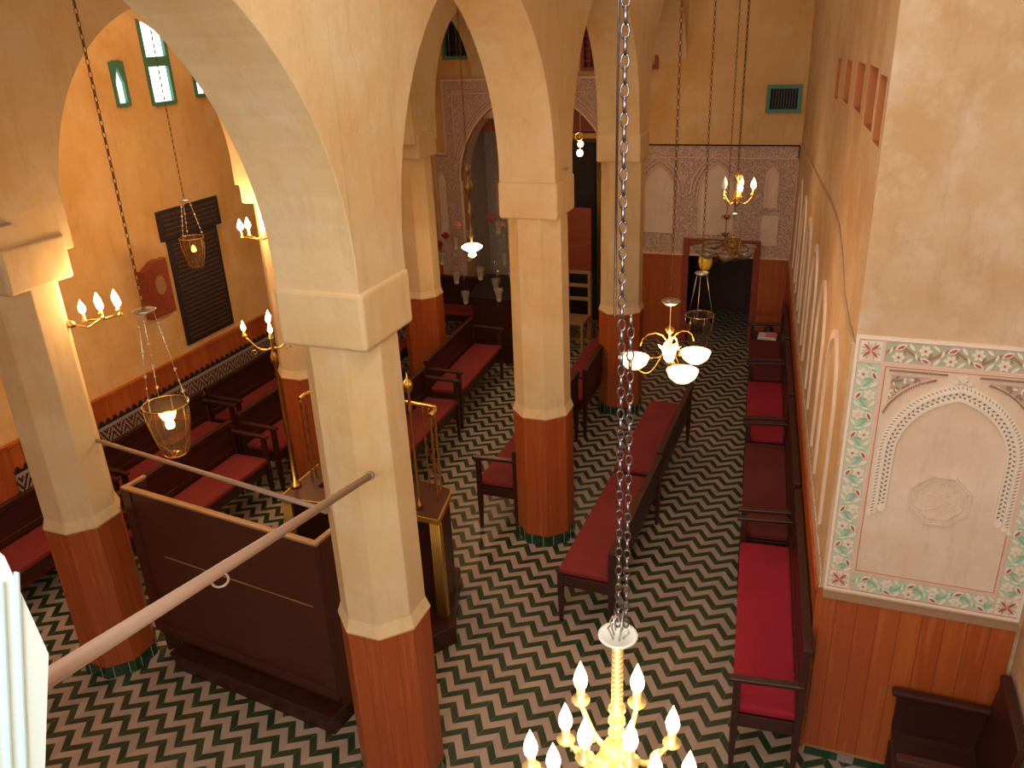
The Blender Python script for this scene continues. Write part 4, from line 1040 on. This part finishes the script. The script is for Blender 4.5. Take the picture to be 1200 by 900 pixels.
# hanging cups before the ark
cups = [(-4.84, 1.03), (-4.53, 1.05), (-4.19, 1.17), (-3.95, 1.19), (-4.32, 1.38), (-4.07, 1.53), (-4.58, 1.37), (-4.50, 1.61), (-4.01, 1.77), (-3.80, 1.39), (-3.90, 1.60), (-4.71, 1.66), (-4.62, 1.80), (-4.11, 1.97)]
places = ['lowest and leftmost', 'low, second from the left', 'lowest near the middle', 'lowest and farthest right', 'in the middle under the bright pendant', 'above the lowest middle one', 'left, just above a low cup', 'left of centre at the height of the pendant', 'high on the right beside the second column', 'partly behind the second column', 'right of centre, half hidden among others', 'upper left beside the farthest left column', 'upper left under the pendant shade', 'topmost, among the red flowers']
for i, (x, z) in enumerate(cups):
    yy = 9.9+((i*37) % 11-5)*.07
    t = thing('small_oil_lamp', 'white-bottomed oil lamp cup before the ark, '+places[i], 'lamp', (x, yy, z), group='small oil lamps before the ark')
    m = MB(); m.lathe([(.032, -.06), (.040, 0), (.055, .06), (.058, .10), (.052, .10), (.035, .0), (.001, -.05)], 12, (0, 0, 0), caps=False); m.build('cup', M['frost'], t)
    m = MB(); m.lathe([(.001, -.075), (.026, -.072), (.034, -.05), (.036, -.01), (.001, -.008)], 12); m.build('base', M['dish'], t)
    m = MB()
    for k in range(3): a = 2*PI*k/3; m.tube([(math.cos(a)*.055, math.sin(a)*.055, .10), (math.cos(a)*.02, math.sin(a)*.02, .28), (0, 0, .34)], .0018, 4)
    m.tube([(0, 0, .34), (0, 0, CEIL-z)], .0009, 4); m.lathe([(.001, .33), (.02, .335), (.022, .345), (.001, .352)], 10)
    m.build('wires', M['silver'], t)
# red and pale glass blossoms near the top of the cluster
for i, (x, z, c) in enumerate(((-4.82, 1.88, 'cush_crimson'), (-4.66, 2.02, 'pink_cloth'), (-4.20, 2.12, 'jali'), (-4.0, 2.05, 'edge_wood'), (-4.95, 1.75, 'cush_red'))):
    m = MB()
    for k in range(14):
        a = k*2.4; q = math.sqrt((k+.5)/14)*.055
        m.lathe([(.001, -.020), (.015, -.012), (.020, 0), (.014, .012), (.001, .018)], 8, (math.cos(a)*q*.8, math.sin(a)*q*.8, (.045-q)*(1 if k % 2 else -1)))
    m.tube([(0, 0, 0), (0, 0, CEIL-z)], .0009, 4, 1)
    o = m.build('hanging_blossom', [M[c], M['silver']]); o.location = (x, 9.95+.05*(i % 3), z)
    tag(o, ['crimson hanging blossom, upper left of the oil lamp cluster', 'pink hanging blossom under the pendant lamp', 'orange red hanging blossom, highest in the lamp cluster', 'tan hanging blossom, top right of the lamp cluster', 'dark red hanging blossom beside the farthest left column'][i], 'ornament')

# sconces
def sconce(label, loc, dirv, n, on, power, S=1., side=None):
    t = thing('candle_sconce', label, 'sconce', loc)
    d = Vector((*dirv, 0)).normalized(); s_ = Vector((-d.y, d.x, 0)) if side is None else Vector((side[1], -side[0], 0))
    m = MB(); m.tube([(0, 0, 0), d*.10+Vector((0, 0, -.05)), d*.20], .008*S, 7); m.lathe([(.001, -.03), (.03*S, -.02), (.035*S, 0), (.02*S, .02), (.001, .03)], 10, (0, 0, 0)); m.build('bracket', M['brass'], t)
    m = MB(); m.tube([d*.20-s_*.11*S, d*.20+Vector((0, 0, -.015)), d*.20+s_*.11*S], .006*S, 6); m.tube([d*.20-s_*.10*S+Vector((0, 0, -.02)), d*.20+s_*.10*S+Vector((0, 0, -.02))], .004*S, 6); m.build('crossbar', M['brass'], t)
    for i in range(n):
        u_ = (i/(n-1)-.5)*.22*S if n > 1 else 0; p = d*(.20+.05*(i % 2)) + s_*u_ + Vector((0, 0, .03*(i % 2)))
        m = MB(); m.lathe([(.018*S, -.01), (.02*S, 0), (.010*S, .004), (.010*S, .05*S)], 10, p); c_ = m.build('candle_cup', M['brass'], t)
        m = MB(); flame(m, p.x, p.y, p.z+.05*S, .095*S, .026*S); m.build('candle_bulb', M['bulb'], c_)
    if power: q = Vector(loc)+d*.24; light('sconce_glow', (q.x, q.y, q.z+.16), power, WARM, .1)
sconce('brass sconce with three lit candle bulbs high on the hidden column, beside its capital', (-4.90, 6.31, 2.75), (0, -1), 3, 3, 40, 1.15)
sconce('blazing sconce of five lit bulbs beside the left edge column', (-4.64, 3.80, 2.72), (.5, .87), 5, 5, 36, 1.0, (-.80, .60))
# two-bulb hanging light near the ark
t = thing('hanging_bulb_pair', 'two round lit bulbs hanging one over the other near the ark door', 'lamp', (-3.05, 10.35, 2.92))
m = MB(); m.lathe([(.001, -.045), (.03, -.035), (.045, 0), (.03, .035), (.001, .045)], 12); m.build('lower_bulb', M['bulb'], t)
m = MB(); m.lathe([(.001, -.04), (.028, -.03), (.04, 0), (.028, .03), (.001, .04)], 12, (.01, 0, .11)); m.build('upper_bulb', M['bulb'], t)
m = MB(); m.torus(.05, .006, Matrix.Translation((-.01, 0, .20)), 14, 6); m.tube([(0, 0, -.05), (0, .02, .25), (0, .02, CEIL-2.92)], .003, 5); m.build('bracket', M['brass'], t)
light('ark_glow', (-3.05, 10.25, 2.97), 11, WARM, .08)
# candelabrum on the platform counter
t = thing('brass_candelabrum', 'tall brass candelabrum with lit candle bulbs just left of the nearest capital', 'candelabrum', (-3.84, 4.80, 1.057))
m = MB(); m.lathe([(.05, 0), (.05, .02), (.015, .05), (.011, .5), (.02, .55), (.011, .6), (.011, 1.05), (.025, 1.09), (.03, 1.13), (.012, 1.18), (.010, 1.28), (.001, 1.30)], 12); m.build('stem', M['brass'], t)
for k, a in enumerate((3.6, 2.2, .9, 5.4)):
    cand_arm(t, a, .16 if k else .19, 1.37 if k else 1.35, .085, .019, 'brass', .03, 1.20, .01, 1.1)
m = MB(); m.lathe([(.015, 1.28), (.02, 1.30), (.010, 1.31), (.010, 1.40)], 10); q_ = m.build('candle_cup', M['brass'], t)
m = MB(); flame(m, 0, 0, 1.40, .09, .021); m.build('candle_bulb', M['bulb'], q_)
light('candelabrum_glow', (-3.92, 4.80, 2.62), 22, WARM, .1)

# ------------------------------------------------------------------ daylight, added fill lamps and world
w = bpy.data.worlds.new('sky'); sc.world = w; w.use_nodes = True
bg = w.node_tree.nodes['Background']; bg.inputs[0].default_value = (.80, .95, 1., 1); bg.inputs[1].default_value = 2.2
def area(name, loc, rot, sx, sy, power, col):
    l = bpy.data.lights.new(name, 'AREA'); l.shape = 'RECTANGLE'; l.size = sx; l.size_y = sy; l.energy = power; l.color = col
    o = bpy.data.objects.new(name, l); C.objects.link(o); o.location = loc; o.rotation_euler = rot; return o
area('gallery_window_daylight', (-1.1, NEAR+.02, 4.65), (math.radians(72), 0, math.radians(0)), 4.0, 2.0, 145, (1., .90, .80))
area('ceiling_fill_near', (-.6, 2.0, CEIL-.03), (0, 0, 0), 1.6, 3.0, 60, (1., .93, .84))  # lamp added under the solid ceiling for daylight from above near the viewer
sl = area('shutter_fill', (-.2, -.35, 4.55), (0, 0, 0), .5, .5, 24, (.72, .95, 1.))  # added lamp that brightens the shutter alone; no window stands here
sl.rotation_euler = (Vector((-1.0, .35, 3.6))-Vector((-.2, -.35, 4.55))).to_track_quat('-Z', 'Y').to_euler()
area('aisle_fill', (-5.6, 5.0, CEIL-.03), (0, 0, 0), 1.0, 6.0, 62, (1., .70, .42))  # added warm fill for the left wall; no opening above it
area('nave_fill_far', (-3.5, 7.6, CEIL-.03), (0, 0, 0), 1.8, 5.0, 22, (1., .76, .52))  # warm lamp added under the closed ceiling to lift the far nave
area('right_nave_fill_far', (-1.1, 8.6, CEIL-.03), (0, 0, 0), 1.2, 4.5, 16, (1., .76, .52))  # same kind of added warm fill, over the far right nave

# ------------------------------------------------------------------ camera
cam = bpy.data.cameras.new('camera'); cam.sensor_width = 36; cam.sensor_fit = 'HORIZONTAL'; cam.lens = 36*968/1200; cam.clip_start = .02
co = bpy.data.objects.new('camera', cam); C.objects.link(co)
Rm = Matrix(((0.9348722164471301, -0.10441610757041658, 0.33928043768403965), (0.3526328311592611, 0.3829940814342803, -0.8537948348256248), (-0.040792466263200856, 0.9178304909220193, 0.39487107342778427)))
co.matrix_world = Matrix.Translation((0, 0, 4.4)) @ Rm.to_4x4()
sc.camera = co
sc.view_settings.view_transform = 'Standard'; sc.view_settings.look = 'None'; sc.view_settings.gamma = 1; sc.view_settings.use_curve_mapping = False
sc.view_settings.exposure = -0.1
